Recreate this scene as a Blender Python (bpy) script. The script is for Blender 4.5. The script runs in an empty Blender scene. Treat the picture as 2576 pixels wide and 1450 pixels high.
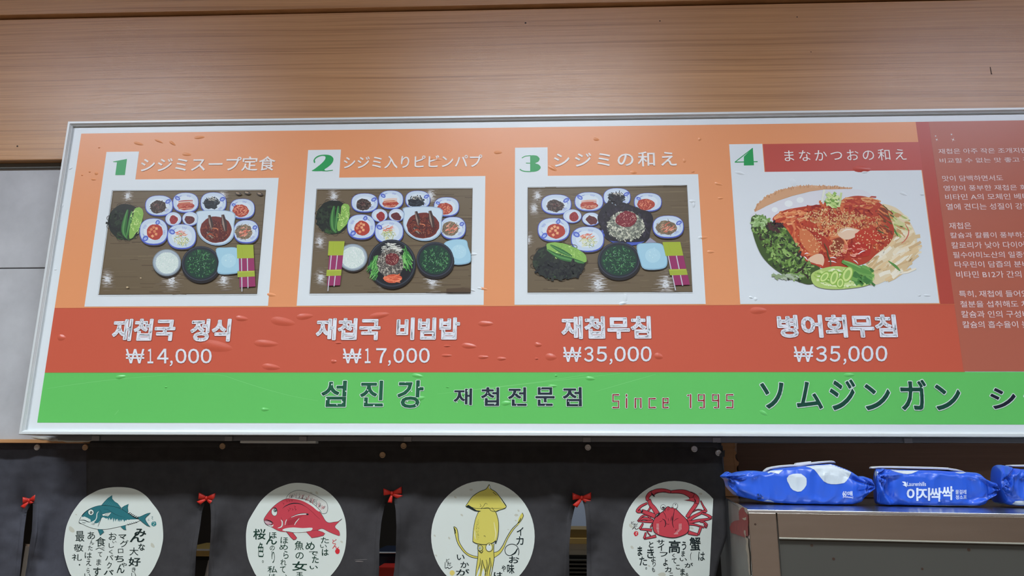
import bpy, bmesh, math, random
from mathutils import Vector, Matrix, noise
from mathutils.geometry import tessellate_polygon, delaunay_2d_cdt
random.seed(7)
S = bpy.context.scene
COL = S.collection

# ------------------------------------------------------------------ camera
F = 1860.0                      # focal length in pixels of the 2576 px frame
YAW, PITCH, ROLL = 0.04123735, 0.23665242, 0.00431815
D, EYE = 1.55, 1.60             # distance to the sign plane (Y = 0) and eye height
def cam_axes():
    cy, sy = math.cos(YAW), math.sin(YAW); cp, sp = math.cos(PITCH), math.sin(PITCH)
    f = Vector((-sy*cp, cy*cp, sp)); r = Vector((cy, sy, 0)); u = r.cross(f)
    c, s = math.cos(ROLL), math.sin(ROLL)
    return c*r + s*u, c*u - s*r, f
CR, CU, CF = cam_axes()
CP = Vector((0, -D, EYE))
cam = bpy.data.cameras.new('camera'); cam_o = bpy.data.objects.new('camera', cam); COL.objects.link(cam_o)
cam.sensor_width = 36; cam.lens = 36*F/2576; cam.clip_start = 0.01
M = Matrix((CR, CU, -CF)).transposed().to_4x4(); M.translation = CP
cam_o.matrix_world = M
S.camera = cam_o
def ray(px, py): return (CF*F + CR*(px-1288) - CU*(py-725))
def P(px, py, Y=0.0):
    """point of the plane Y = const that stands at this place of the photograph"""
    d = ray(px, py); t = (Y+D)/d.y
    return CP + d*t

# ------------------------------------------------------------------ world, light, exposure
W = bpy.data.worlds.new('world'); S.world = W; W.use_nodes = True
W.node_tree.nodes['Background'].inputs[0].default_value = (0.80, 0.88, 1.0, 1)
W.node_tree.nodes['Background'].inputs[1].default_value = 0.25
S.view_settings.view_transform = 'Standard'; S.view_settings.look = 'None'
S.view_settings.exposure = -0.32; S.view_settings.gamma = 1.0
def area(name, loc, sx, sy, power, col, rot=(0, 0, 0), spread=math.pi):
    l = bpy.data.lights.new(name, 'AREA'); l.shape = 'RECTANGLE'; l.size = sx; l.size_y = sy
    l.energy = power; l.color = col; l.spread = spread
    o = bpy.data.objects.new(name, l); o.location = loc; o.rotation_euler = rot; COL.objects.link(o)
    return o
CEIL = 3.15
COOL = (0.86, 0.95, 1.0)
for x, p in ((-1.75, 27), (0.0, 24), (1.75, 8)):
    area('ceiling_lamp_light', (x, -1.25, CEIL-0.03), 0.9, 0.18, p, (0.92, 1.0, 0.97), spread=math.radians(140))
for x, p in ((-1.6, 38), (0.2, 34), (1.6, 20)):
    area('rear_ceiling_lamp_light', (x, -3.1, CEIL-0.03), 1.1, 0.3, p, COOL, spread=math.radians(150))
area('kitchen_lamp_light', (0.15, 0.5, 2.6), 0.3, 0.1, 9, COOL)

# ------------------------------------------------------------------ materials
def lin(c):
    return tuple(((x/255)/12.92 if x/255 <= .04045 else ((x/255+.055)/1.055)**2.4) for x in c)
def mat(name, col=None, rough=.5, metal=0, spec=.5, attr=None, coat=0):
    m = bpy.data.materials.new(name); m.use_nodes = True
    b = m.node_tree.nodes['Principled BSDF']
    if col: b.inputs['Base Color'].default_value = (*lin(col), 1)
    b.inputs['Roughness'].default_value = rough; b.inputs['Metallic'].default_value = metal
    b.inputs['Specular IOR Level'].default_value = spec; b.inputs['Coat Weight'].default_value = coat
    b.inputs['Coat Roughness'].default_value = .15
    if attr:
        a = m.node_tree.nodes.new('ShaderNodeAttribute'); a.attribute_name = attr
        m.node_tree.links.new(a.outputs['Color'], b.inputs['Base Color'])
    return m
def nd(m, t, **kw):
    n = m.node_tree.nodes.new(t)
    for k, v in kw.items():
        if k in n.inputs: n.inputs[k].default_value = v
        else: setattr(n, k, v)
    return n
def lk(m, a, b): m.node_tree.links.new(a, b)
def speckle(m, scale=(8, 8, 8), nscale=1.0, detail=6, lo=.8, hi=1.1, bump=0, c=None, rough=None):
    """multiplies a noise into the base colour, adds bump"""
    b = m.node_tree.nodes['Principled BSDF']
    tc = nd(m, 'ShaderNodeTexCoord'); mp = nd(m, 'ShaderNodeMapping'); mp.inputs['Scale'].default_value = scale
    lk(m, tc.outputs['Object'], mp.inputs['Vector'])
    n = nd(m, 'ShaderNodeTexNoise', Scale=nscale, Detail=detail, Roughness=.6); lk(m, mp.outputs[0], n.inputs['Vector'])
    mr = nd(m, 'ShaderNodeMapRange'); mr.inputs['From Min'].default_value = .3; mr.inputs['From Max'].default_value = .7
    mr.inputs['To Min'].default_value = lo; mr.inputs['To Max'].default_value = hi; lk(m, n.outputs['Fac'], mr.inputs['Value'])
    mx = nd(m, 'ShaderNodeVectorMath', operation='SCALE')
    src = b.inputs['Base Color'].links[0].from_socket if b.inputs['Base Color'].links else None
    if src: lk(m, src, mx.inputs[0])
    else: mx.inputs[0].default_value = b.inputs['Base Color'].default_value[:3]
    lk(m, mr.outputs[0], mx.inputs['Scale']); lk(m, mx.outputs[0], b.inputs['Base Color'])
    if bump:
        bp = nd(m, 'ShaderNodeBump', Strength=bump, Distance=.002); lk(m, n.outputs['Fac'], bp.inputs['Height'])
        lk(m, bp.outputs[0], b.inputs['Normal'])
    if rough:
        r2 = nd(m, 'ShaderNodeMapRange'); r2.inputs['To Min'].default_value = rough[0]; r2.inputs['To Max'].default_value = rough[1]
        lk(m, n.outputs['Fac'], r2.inputs['Value']); lk(m, r2.outputs[0], b.inputs['Roughness'])
    return m

def wood(name, base, dark, light):
    m = mat(name, base, .30, spec=.6); b = m.node_tree.nodes['Principled BSDF']
    tc = nd(m, 'ShaderNodeTexCoord')
    w = nd(m, 'ShaderNodeTexNoise', Scale=1.6, Detail=2); lk(m, tc.outputs['Object'], w.inputs['Vector'])
    add = nd(m, 'ShaderNodeVectorMath', operation='MULTIPLY_ADD'); lk(m, w.outputs['Color'], add.inputs[0])
    add.inputs[1].default_value = (0, 0, .016); lk(m, tc.outputs['Object'], add.inputs[2])
    def grain(sc, s, det, rough=.6):
        mp = nd(m, 'ShaderNodeMapping'); mp.inputs['Scale'].default_value = sc; lk(m, add.outputs[0], mp.inputs['Vector'])
        n = nd(m, 'ShaderNodeTexNoise', Scale=s, Detail=det, Roughness=rough); lk(m, mp.outputs[0], n.inputs['Vector'])
        return n.outputs['Fac']
    g1 = grain((.5, 1, 90), 1.6, 5); g2 = grain((2.2, 1, 380), 1.5, 4, .7); g3 = grain((.25, 1, 7), 1.2, 2)
    def ramp(src, stops):
        r = nd(m, 'ShaderNodeValToRGB'); e = r.color_ramp.elements
        while len(e) < len(stops): e.new(.5)
        for el, (p, c) in zip(e, stops): el.position = p; el.color = (*c, 1)
        lk(m, src, r.inputs['Fac']); return r.outputs['Color']
    k1 = ramp(g1, [(.32, lin(dark)), (.48, lin(base)), (.70, lin(light))])
    k2 = ramp(g2, [(.34, (.80, .78, .76)), (.52, (1, 1, 1)), (.75, (1.08, 1.06, 1.02))])
    k3 = ramp(g3, [(.3, (.88, .86, .84)), (.65, (1.05, 1.05, 1.05))])
    a = nd(m, 'ShaderNodeVectorMath', operation='MULTIPLY'); lk(m, k1, a.inputs[0]); lk(m, k2, a.inputs[1])
    c = nd(m, 'ShaderNodeVectorMath', operation='MULTIPLY'); lk(m, a.outputs[0], c.inputs[0]); lk(m, k3, c.inputs[1])
    lk(m, c.outputs[0], b.inputs['Base Color'])
    bp = nd(m, 'ShaderNodeBump', Strength=.25, Distance=.001); lk(m, g2, bp.inputs['Height']); lk(m, bp.outputs[0], b.inputs['Normal'])
    return m
MW = wood('wood_laminate', (194, 146, 100), (166, 120, 78), (204, 156, 110))
M_TILE = speckle(mat('grey_stone_tile', (186, 188, 192), .6), (1, 1, 1), 9, 9, .84, 1.08, .15)
M_JOINT = mat('tile_joint', (120, 122, 126), .8)
M_PLASTER = mat('plaster', (215, 215, 212), .8)
M_FLOOR = speckle(mat('floor', (120, 105, 90), .4), (1, 1, 1), 3, 5, .8, 1.1)
M_BROWN = speckle(mat('brown_wall', (176, 156, 140), .6), (1, 1, 8), 3, 5, .8, 1.1)
M_KDARK = mat('kitchen_dark', (52, 50, 48), .7)
M_ALU = mat('white_aluminium', (212, 218, 220), .3, 0, .6)
M_GALU = mat('grey_aluminium', (120, 124, 130), .35, .6)
M_FACE = mat('white_face_film', (214, 222, 226), .32, 0, .5)
M_PRINT = mat('printed_film', None, .34, 0, .45, attr='Col')
M_CLOTHPRINT = mat('cloth_print', None, .8, 0, .2, attr='Col')
def weave(name, col, lo=.85, hi=1.12):
    m = mat(name, col, .9, 0, .15)
    return speckle(m, (1, 1, 1), 40, 8, lo, hi, .15)
M_NOREN = weave('charcoal_cloth', (61, 60, 62))
M_NOREN2 = weave('faded_charcoal_cloth', (70, 71, 79))
M_RIB = mat('red_satin', (212, 46, 34), .45, 0, .5)
M_MAG = mat('magnet_silver', (214, 212, 212), .4, .15)
M_MAGC = mat('magnet_warm', (190, 160, 128), .4, .2)  # warmer-toned variant of the magnet metal
M_STEEL = speckle(mat('stainless_steel', (196, 188, 180), .24, 1), (3, 3, 40), 3, 3, .97, 1.03, 0, rough=(.20, .28))
M_STEELTOP = speckle(mat('steel_top', (190, 196, 206), .22, 1), (1, 1, 1), 60, 5, .75, 1.1, .05)
M_SIDE = speckle(mat('grey_painted_side', (120, 118, 112), .5), (1, 1, 1), 14, 6, .8, 1.1)
M_GLASSD = speckle(mat('dark_grey_door', (74, 74, 70), .35, .0), (1, 1, 1), 2, 3, .92, 1.06)
M_CARD = speckle(mat('cardboard', (176, 124, 84), .85, 0, .2), (1, 1, 30), 4, 6, .88, 1.08, .2)
M_CARD2 = speckle(mat('dark_cardboard', (104, 76, 60), .85, 0, .2), (1, 1, 40), 4, 6, .88, 1.08, .2)
M_BLACK = mat('black_plastic', (18, 18, 20), .5)
M_WHITEP = mat('white_plastic', (215, 218, 225), .35)
M_REDP = mat('red_plastic', (190, 44, 36), .4)
M_BLUED = mat('dark_blue_plastic', (34, 42, 62), .4)
M_GOLD = mat('ochre_wood', (190, 158, 92), .5)
M_OCHRE = mat('brown_wood_edge', (120, 96, 48), .5)
M_PALE = mat('pale_board', (196, 206, 226), .6)
M_TAPE = mat('crumpled_tape', (190, 188, 180), .35)
M_NAIL = mat('nail', (60, 42, 32), .5)
M_PACK = mat('pack_film', None, .32, 0, .5, attr='Col')
def emis(name, col, st):
    m = mat(name, (255, 255, 255)); b = m.node_tree.nodes['Principled BSDF']
    b.inputs['Emission Color'].default_value = (*col, 1); b.inputs['Emission Strength'].default_value = st
    return m
M_DIFFUSER = emis('lamp_diffuser', (0.76, 0.80, 1.0), 34)

# ------------------------------------------------------------------ helpers
def link(name, me, m=None, parent=None):
    o = bpy.data.objects.new(name, me); COL.objects.link(o)
    if m: me.materials.append(m)
    if parent: o.parent = parent
    return o
def mesh(name, vs, fs, m=None, parent=None, smooth=False, loc=(0, 0, 0)):
    me = bpy.data.meshes.new(name); me.from_pydata([tuple(v) for v in vs], [], fs)
    if smooth: me.polygons.foreach_set('use_smooth', [True]*len(me.polygons))
    me.update(); o = link(name, me, m, parent); o.location = loc
    return o
def tag(o, label=None, cat=None, group=None, kind=None):
    if label: o['label'] = label
    if cat: o['category'] = cat
    if group: o['group'] = group
    if kind: o['kind'] = kind
    return o
def empty(name, loc=(0, 0, 0), rz=0):
    o = bpy.data.objects.new(name, None); COL.objects.link(o); o.location = loc; o.rotation_euler = (0, 0, rz)
    o.empty_display_size = .05
    return o
def bm_box(bm, a, b, bev=0):
    r = bmesh.ops.create_cube(bm, size=1)
    c = [(a[i]+b[i])/2 for i in range(3)]; s = [abs(b[i]-a[i]) for i in range(3)]
    for v in r['verts']: v.co = Vector((c[0]+v.co.x*s[0], c[1]+v.co.y*s[1], c[2]+v.co.z*s[2]))
    if bev:
        es = list({e for v in r['verts'] for e in v.link_edges})
        bmesh.ops.bevel(bm, geom=es, offset=bev, segments=2, affect='EDGES', profile=.6)
def bm_tube(bm, pts, r, n=10):
    rings = []
    for i, p in enumerate(pts):
        p = Vector(p); d = (Vector(pts[min(i+1, len(pts)-1)])-Vector(pts[max(i-1, 0)])).normalized()
        a = d.orthogonal().normalized(); b = d.cross(a)
        rings.append([bm.verts.new(p+(a*math.cos(2*math.pi*k/n)+b*math.sin(2*math.pi*k/n))*r) for k in range(n)])
    for q, w in zip(rings, rings[1:]):
        for k in range(n): bm.faces.new((q[k], q[(k+1) % n], w[(k+1) % n], w[k]))
    bm.faces.new(rings[0][::-1]); bm.faces.new(rings[-1])
def bobj(name, fn, m, parent=None, smooth=False):
    bm = bmesh.new(); fn(bm); bmesh.ops.recalc_face_normals(bm, faces=bm.faces)
    me = bpy.data.meshes.new(name); bm.to_mesh(me); bm.free()
    if smooth: me.polygons.foreach_set('use_smooth', [True]*len(me.polygons))
    return link(name, me, m, parent)
def box(name, a, b, m, parent=None, bev=0): return bobj(name, lambda bm: bm_box(bm, a, b, bev), m, parent)

def smooth_curve(pts, closed=True, k=5):
    n = len(pts); out = []
    rng = range(n) if closed else range(n-1)
    for i in rng:
        g = (lambda j: pts[j % n]) if closed else (lambda j: pts[max(0, min(n-1, j))])
        p0, p1, p2, p3 = g(i-1), g(i), g(i+1), g(i+2)
        for s in range(k):
            t = s/k
            out.append(tuple(.5*((2*p1[a])+(-p0[a]+p2[a])*t+(2*p0[a]-5*p1[a]+4*p2[a]-p3[a])*t*t+(-p0[a]+3*p1[a]-3*p2[a]+p3[a])*t**3) for a in (0, 1)))
    if not closed: out.append(tuple(pts[-1][:2]))
    return out

GLY = {}
def glyphs(s, off=0.0, sp=1.0, res=3):
    """outline of a line of lettering; off thickens every stroke evenly all round"""
    key = (s, off, sp, res)
    if key in GLY: return GLY[key]
    if off > 0:
        v0, f0 = glyphs(s, 0.0, sp, res); cnt = {}
        for f in f0:
            for i in range(len(f)):
                e = (f[i], f[(i+1) % len(f)]); k = (min(e), max(e)); cnt[k] = cnt.get(k, 0)+1
        vs = list(v0); fs = list(f0); seen = set()
        for (i, j), c in cnt.items():
            if c != 1: continue
            (ax, ay), (bx, by) = v0[i], v0[j]; L = math.hypot(bx-ax, by-ay)
            if L < 1e-6: continue
            nx, ny = -(by-ay)/L*off, (bx-ax)/L*off; b = len(vs)
            vs += [(ax+nx, ay+ny), (ax-nx, ay-ny), (bx-nx, by-ny), (bx+nx, by+ny)]; fs.append((b, b+1, b+2, b+3))
            for q in (i, j):
                if q in seen: continue
                seen.add(q); b = len(vs); x, y = v0[q]
                vs += [(x+math.cos(t*math.pi/4)*off*1.05, y+math.sin(t*math.pi/4)*off*1.05) for t in range(8)]; fs.append(tuple(range(b, b+8)))
        def ccw(f): return sum(vs[f[i-1]][0]*vs[f[i]][1]-vs[f[i]][0]*vs[f[i-1]][1] for i in range(len(f))) > 0
        GLY[key] = (vs, [f if ccw(f) else f[::-1] for f in fs])
        return GLY[key]
    c = bpy.data.curves.new('t', 'FONT'); c.body = s; c.size = 1; c.offset = off; c.space_character = sp; c.resolution_u = res
    o = bpy.data.objects.new('t', c); COL.objects.link(o)
    bpy.context.view_layer.update()
    me = bpy.data.meshes.new_from_object(o)
    vs = [(v.co.x, v.co.y) for v in me.vertices]; fs = [tuple(p.vertices) for p in me.polygons]
    bpy.data.objects.remove(o); bpy.data.curves.remove(c); bpy.data.meshes.remove(me)
    GLY[key] = (vs, fs)
    return GLY[key]
def bbox(vs):
    xs = [v[0] for v in vs]; ys = [v[1] for v in vs]
    return min(xs), min(ys), max(xs), max(ys)

K = 1.10       # printed colour seen in the photograph -> ink colour
class Art:
    """a printed picture: coloured shapes laid over one another on a surface; mapf(px, py, lift) gives the place"""
    def __init__(s, mapf, o=(0, 0), sc=1.0, lift=.0004, step=.000012):
        s.v = []; s.f = []; s.c = []; s.map = mapf; s.o = o; s.sc = sc; s.l = lift; s.step = step
    def px(s, p): return (s.o[0]+p[0]/s.sc, s.o[1]+p[1]/s.sc)
    def _add(s, pts, faces, col, adv=True, raw=False):
        if adv: s.l += s.step
        b = len(s.v)
        for p in pts:
            q = p if raw else s.px(p)
            s.v.append(s.map(q[0], q[1], s.l+random.uniform(-4e-7, 4e-7)))
        c = tuple(min(.9, x*K) for x in lin(col))
        for f in faces:
            if any(s.v[b+i] is None for i in f): continue
            s.f.append(tuple(b+i for i in f)); s.c.append(c)
    def poly(s, pts, col, adv=True):
        tr = tessellate_polygon([[Vector((p[0], p[1], 0)) for p in pts]])
        s._add(pts, [tuple(t) for t in tr], col, adv)
    def fine(s, pts, col, step):
        """polygon with inner points, so that it follows a curved surface"""
        xs = [q[0] for q in pts]; ys = [q[1] for q in pts]; dense = []
        for (x0, y0), (x1, y1) in zip(pts, pts[1:]+pts[:1]):
            k = max(1, int(math.hypot(x1-x0, y1-y0)/step)); dense += [(x0+(x1-x0)*i/k, y0+(y1-y0)*i/k) for i in range(k)]
        v = [Vector(q) for q in dense]; n = len(v); y = min(ys)+step/2; j = 0
        while y < max(ys):
            x = min(xs)+step/2*(1+j % 2)
            while x < max(xs): v.append(Vector((x, y))); x += step
            y += step; j += 1
        r = delaunay_2d_cdt(v, [], [tuple(range(n))], 0, 1e-4, True)
        def inside(f):
            x = sum(r[0][i].x for i in f)/3; y = sum(r[0][i].y for i in f)/3; c = False
            for (x0, y0), (x1, y1) in zip(pts, pts[1:]+pts[:1]):
                if (y0 > y) != (y1 > y) and x < (x1-x0)*(y-y0)/(y1-y0)+x0: c = not c
            return c
        s._add([(q.x, q.y) for q in r[0]], [tuple(f) for f in r[2] if inside(f)], col)
    def shape(s, pts, col, outline=None, w=3, k=4):
        q = smooth_curve(pts, True, k); s.poly(q, col)
        if outline: s.line(q+[q[0]], w, outline)
        return q
    def sharp(s, pts, col, outline=None, w=3):
        s.poly(pts, col)
        if outline: s.line(list(pts)+[pts[0]], w, outline)
    def ell(s, cx, cy, rx, ry, col, rot=0, n=20, jit=0, adv=True, sq=1.0):
        pts = []
        for i in range(n):
            a = 2*math.pi*i/n; r = 1+random.uniform(-jit, jit)
            ca, sa = math.cos(a), math.sin(a)
            x = math.copysign(abs(ca)**sq, ca)*rx*r; y = math.copysign(abs(sa)**sq, sa)*ry*r
            pts.append((cx+x*math.cos(rot)-y*math.sin(rot), cy+x*math.sin(rot)+y*math.cos(rot)))
        if jit: s.poly(pts, col, adv)
        else: s._add(pts, [tuple(range(n))], col, adv)
    def line(s, pts, w, col, adv=True, taper=0):
        n = len(pts); vs = []
        for i, p in enumerate(pts):
            a = pts[max(i-1, 0)]; b = pts[min(i+1, n-1)]
            dx, dy = b[0]-a[0], b[1]-a[1]; L = math.hypot(dx, dy) or 1
            ww = w/2
            if taper: ww *= 1-taper*abs(2*i/(n-1)-1)**1.5
            nx, ny = -dy/L*ww, dx/L*ww
            vs += [(p[0]+nx, p[1]+ny), (p[0]-nx, p[1]-ny)]
        s._add(vs, [(2*i, 2*i+1, 2*i+3, 2*i+2) for i in range(n-1)], col, adv)
    def stroke(s, pts, w, col, taper=.6, k=5): s.line(smooth_curve(pts, False, k), w, col, True, taper)
    def ring(s, cx, cy, rx, ry, w, col, n=28, rot=0):
        pts = []
        for i in range(n+1):
            a = 2*math.pi*i/n; x = math.cos(a)*rx; y = math.sin(a)*ry
            pts.append((cx+x*math.cos(rot)-y*math.sin(rot), cy+x*math.sin(rot)+y*math.cos(rot)))
        s.line(pts, w, col)
    def scatter(s, cx, cy, rx, ry, n, L, w, cols, ang=None, curve=0, layers=6):
        for i in range(n):
            r = math.sqrt(random.random()); a = random.uniform(0, 2*math.pi)
            x, y = cx+math.cos(a)*r*rx, cy+math.sin(a)*r*ry
            t = random.uniform(0, math.pi) if ang is None else ang+random.uniform(-.35, .35)
            l = L*random.uniform(.5, 1.2)/2; dx, dy = math.cos(t)*l, math.sin(t)*l
            bx, by = -dy*curve*random.uniform(-1, 1), dx*curve*random.uniform(-1, 1)
            s.line([(x-dx, y-dy), (x+bx, y+by), (x+dx, y+dy)] if curve else [(x-dx, y-dy), (x+dx, y+dy)],
                   w*random.uniform(.6, 1.2), random.choice(cols), adv=(i % max(1, n//layers) == 0))
    def dots(s, cx, cy, rx, ry, n, r, cols, layers=4):
        for i in range(n):
            q = math.sqrt(random.random()); a = random.uniform(0, 2*math.pi)
            s.ell(cx+math.cos(a)*q*rx, cy+math.sin(a)*q*ry, r*random.uniform(.6, 1.3), r*random.uniform(.5, 1), random.choice(cols), random.random()*3, 6, adv=(i % max(1, n//layers) == 0))
    def glyph(s, ch, x0, y0, x1, y1, col, off=0.0, rot=0, outline=None, ow=.03, sp=1.0, adv=True, slant=0):
        vs, fs = glyphs(ch, off, sp); bx = bbox(glyphs(ch, off, sp)[0])
        def tr(vv):
            out = []
            cx, cy = (x0+x1)/2, (y0+y1)/2
            for x, y in vv:
                u = (x-bx[0])/(bx[2]-bx[0] or 1); w = (y-bx[1])/(bx[3]-bx[1] or 1)
                X = x0+u*(x1-x0)+slant*(w-.5)*(y1-y0); Y = y1-w*(y1-y0)
                if rot:
                    dx, dy = X-cx, Y-cy; X = cx+dx*math.cos(rot)-dy*math.sin(rot); Y = cy+dx*math.sin(rot)+dy*math.cos(rot)
                out.append((X, Y))
            return out
        if outline:
            v2, f2 = glyphs(ch, off+ow, sp); s._add(tr(v2), f2, outline)
        s._add(tr(vs), fs, col, adv)
    def build(s, name, m, parent=None, origin=(0, 0, 0)):
        o0 = Vector(origin); used = sorted({i for f in s.f for i in f}); ix = {u: k for k, u in enumerate(used)}
        o = mesh(name, [s.v[u]-o0 for u in used], [tuple(ix[i] for i in f) for f in s.f], m, parent)
        me = o.data; ca = me.color_attributes.new('Col', 'FLOAT_COLOR', 'CORNER')
        buf = []
        for p, c in zip(me.polygons, s.c): buf += [c[0], c[1], c[2], 1.0]*p.loop_total
        ca.data.foreach_set('color', buf)
        if not parent: o.location = o0
        return o

# ------------------------------------------------------------------ sign coordinates
def sgn(px, py, lift=0.0): return P(px, py, -lift) if lift == 0 else P(px, py, 0)+Vector((0, -lift, 0))
def uvp(px, py): q = P(px, py, 0); return q.x, q.z
def smap(x, z, lift): return Vector((x, -lift, z))       # art given straight in sign metres
def srect(a, x0, z0, x1, z1, col): a._add([(x0, z0), (x1, z0), (x1, z1), (x0, z1)], [(0, 1, 2, 3)], col, raw=True)
def stext(a, s, pbl, ptr, col, off=0.0, sp=1.0, outline=None, ow=.03, slant=0):
    """a line of lettering between two photographed corners (bottom left, top right), straight on the sign"""
    x0, z0 = uvp(*pbl); x1, z1 = uvp(*ptr)
    vs, fs = glyphs(s, off, sp); bx = bbox(vs)
    def tr(vv): return [(x0+(x-bx[0])/(bx[2]-bx[0])*(x1-x0)+slant*((y-bx[1])/(bx[3]-bx[1])-.5)*(z1-z0), z0+(y-bx[1])/(bx[3]-bx[1])*(z1-z0)) for x, y in vv]
    if outline:
        v2, f2 = glyphs(s, off+ow, sp); a._add(tr(v2), f2, outline, raw=True)
    a._add(tr(vs), fs, col, raw=True)

# ------------------------------------------------------------------ the setting
ST = 'structure'
YF, YT, YN = .060, .085, .105      # wood fascia front, tile wall front, noren
zl = P(0, 47, YF).z                # joint between the two boards
zw = P(0, 404, YF).z               # lower edge of the wood board
zt = P(0, 1106, YT).z              # lower edge of the tile wall = head of the kitchen opening
X0, X1 = -3.6, 3.4
tag(box('floor', (X0, -5, -.05), (X1, 2.6, 0), M_FLOOR), kind=ST)
tag(box('ceiling', (X0, -5, CEIL), (X1, 2.6, CEIL+.05), M_PLASTER), kind=ST)
tag(box('wall_left', (X0-.05, -5, 0), (X0, 2.6, CEIL), M_BROWN), kind=ST)
tag(box('wall_right', (X1, -5, 0), (X1+.05, 2.6, CEIL), M_BROWN), kind=ST)
tag(box('wall_back', (X0, -5.05, 0), (X1, -5, CEIL), M_BROWN), kind=ST)
tag(box('wall_kitchen', (X0, 2.6, 0), (X1, 2.65, CEIL), M_KDARK), kind=ST)
# tiled wall above the kitchen opening: two courses of grey tile with a dark joint
zj = P(60, 675, YT).z
def tilewall(bm):
    xs = [X0, P(-560, 675, YT).x, 0.9, X1]
    for a, b in zip(xs, xs[1:]):
        bm_box(bm, (a+.0015, YT, zj+.0015), (b-.0015, YT+.02, zw+.02), .001)
        bm_box(bm, (a+.0015, YT, zt), (b-.0015, YT+.02, zj-.0015), .001)
tw = bobj('wall_front', tilewall, M_TILE); tag(tw, kind=ST)
box('joint_backing', (X0, YT+.003, zt), (X1, YT+.12, CEIL), M_JOINT, tw)
fas = bobj('trim_1', lambda bm: bm_box(bm, (X0, YF, zw), (X1, YT+.002, zl-.003), .002), MW); tag(fas, kind=ST)
up = bobj('trim_2', lambda bm: bm_box(bm, (X0, YF-.012, zl+.002), (X1, YT, CEIL), .003), MW); tag(up, kind=ST)
box('shadow_strip', (X0, YF+.012, zl-.006), (X1, YT, zl+.004), M_NAIL, up)
gr = box('trim_3', (X0, YT-.007, zw-.012), (X1, YT+.001, zw), mat('grey_edge_trim', (120, 122, 120), .5, .3), bev=.001); tag(gr, kind=ST)
def mark(name, px, py, r, r2=None, rot=0):
    q = P(px, py, YF); n = 10; r2 = r2 or r
    vs = [(q.x+math.cos(6.2832*i/n+rot)*r, YF-.0006, q.z+math.sin(6.2832*i/n)*r2) for i in range(n)]+[(q.x, YF-.0012, q.z)]
    mesh(name, vs, [(i, (i+1) % n, n) for i in range(n)], M_NAIL, fas)
for x, y, r in ((1322, 58, .0024), (1660, 53, .0018), (44, 368, .0022), (2040, 131, .0012), (2005, 43, .0016), (2494, 186, .0016)):
    mark('nail_head', x, y, r)
qa, qb = P(2491, 169, YF), P(2494, 187, YF)
bobj('scratch', lambda bm: bm_tube(bm, [(qa.x, YF-.0003, qa.z), (qb.x, YF-.0003, qb.z)], .0009, 6), M_NAIL, fas)
# orange wood strip under the tiles
s1 = tag(box('trim_4', (X0, YT-.008, zt-.008), (P(216, 1110, YT).x, YT+.02, zt), MW, bev=.001), kind=ST)
# steel lintel the curtains hang on
ln = tag(box('trim_5', (X0, YN+.006, zt-.060), (P(1822, 1160, YN).x, YN+.03, zt-.008), mat('lintel_steel', (90, 90, 92), .4, .8)), kind=ST)
# ceiling lamps
for x in (-1.75, 0.0, 1.75):
    t = empty('ceiling_lamp', (x, -1.25, CEIL)); n = ('left', 'middle', 'right')[(x > -1)+(x > 1)]
    tag(t, f'flat white ceiling lamp in the front row, {n} of three', 'ceiling lamp', 'front row of ceiling lamps')
    box('housing', (-.47, -.11, -.02), (.47, .11, 0), M_WHITEP, t, .004); box('diffuser', (-.45, -.09, -.025), (.45, .09, -.0195), M_DIFFUSER, t)

# ------------------------------------------------------------------ menu signboard
sign = empty('menu_signboard', (0, 0, 0))
tag(sign, 'long white framed menu sign with four numbered dishes above the dark curtains', 'sign')
xl = uvp(53, 1099)[0]; xl = (xl+uvp(177, 311)[0])/2
zb = uvp(900, 1096.5)[1]; ztp = uvp(177, 310)[1]; XR = uvp(2900, 700)[0]
fw = .0098
def frame(bm):
    def bar(a, b, c, d):       # mitred bar with a ridge: a,b outer ends, c,d inner ends (x, z)
        prof = [(0, .0), (0, .0085), (.10, .0098), (.58, .0098), (.70, .0075), (.78, .0072), (.86, .0055), (1, .0050), (1, -.002)]
        for (t0, l0), (t1, l1) in zip(prof, prof[1:]):
            q = lambda o, i, t, l: bm.verts.new((o[0]+(i[0]-o[0])*t, -l, o[1]+(i[1]-o[1])*t))
            bm.faces.new((q(a, c, t0, l0), q(b, d, t0, l0), q(b, d, t1, l1), q(a, c, t1, l1)))
    A, B, C, E_ = (xl, zb), (XR, zb), (XR, ztp), (xl, ztp)
    a, b, c, e = (xl+fw, zb+fw), (XR-fw, zb+fw), (XR-fw, ztp-fw), (xl+fw, ztp-fw)
    bar(A, B, a, b); bar(B, C, b, c); bar(C, E_, c, e); bar(E_, A, e, a)
fr = bobj('frame', frame, M_ALU, sign)
box('backing_box', (xl, 0.0, zb), (XR, YF-.0005, ztp), M_GALU, sign, .001)
box('bottom_rail', (xl+.06, .03, zb-.010), (XR-.02, .058, zb), M_GALU, sign, .001)
for px in (222, 562, 752, 1020, 1478, 1810, 2300):
    q = uvp(px, 1099)[0]; box('rail_clip', (q-.008, .026, zb-.011), (q+.008, .030, zb-.001), mat('clip', (150, 152, 156), .4, .4), sign, .0005)
q0, q1 = uvp(590, 1105)[0], uvp(784, 1105)[0]
box('cable_duct', (q0, .03, zb-.015), (q1, .05, zb-.010), M_ALU, sign, .0008)

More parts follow.
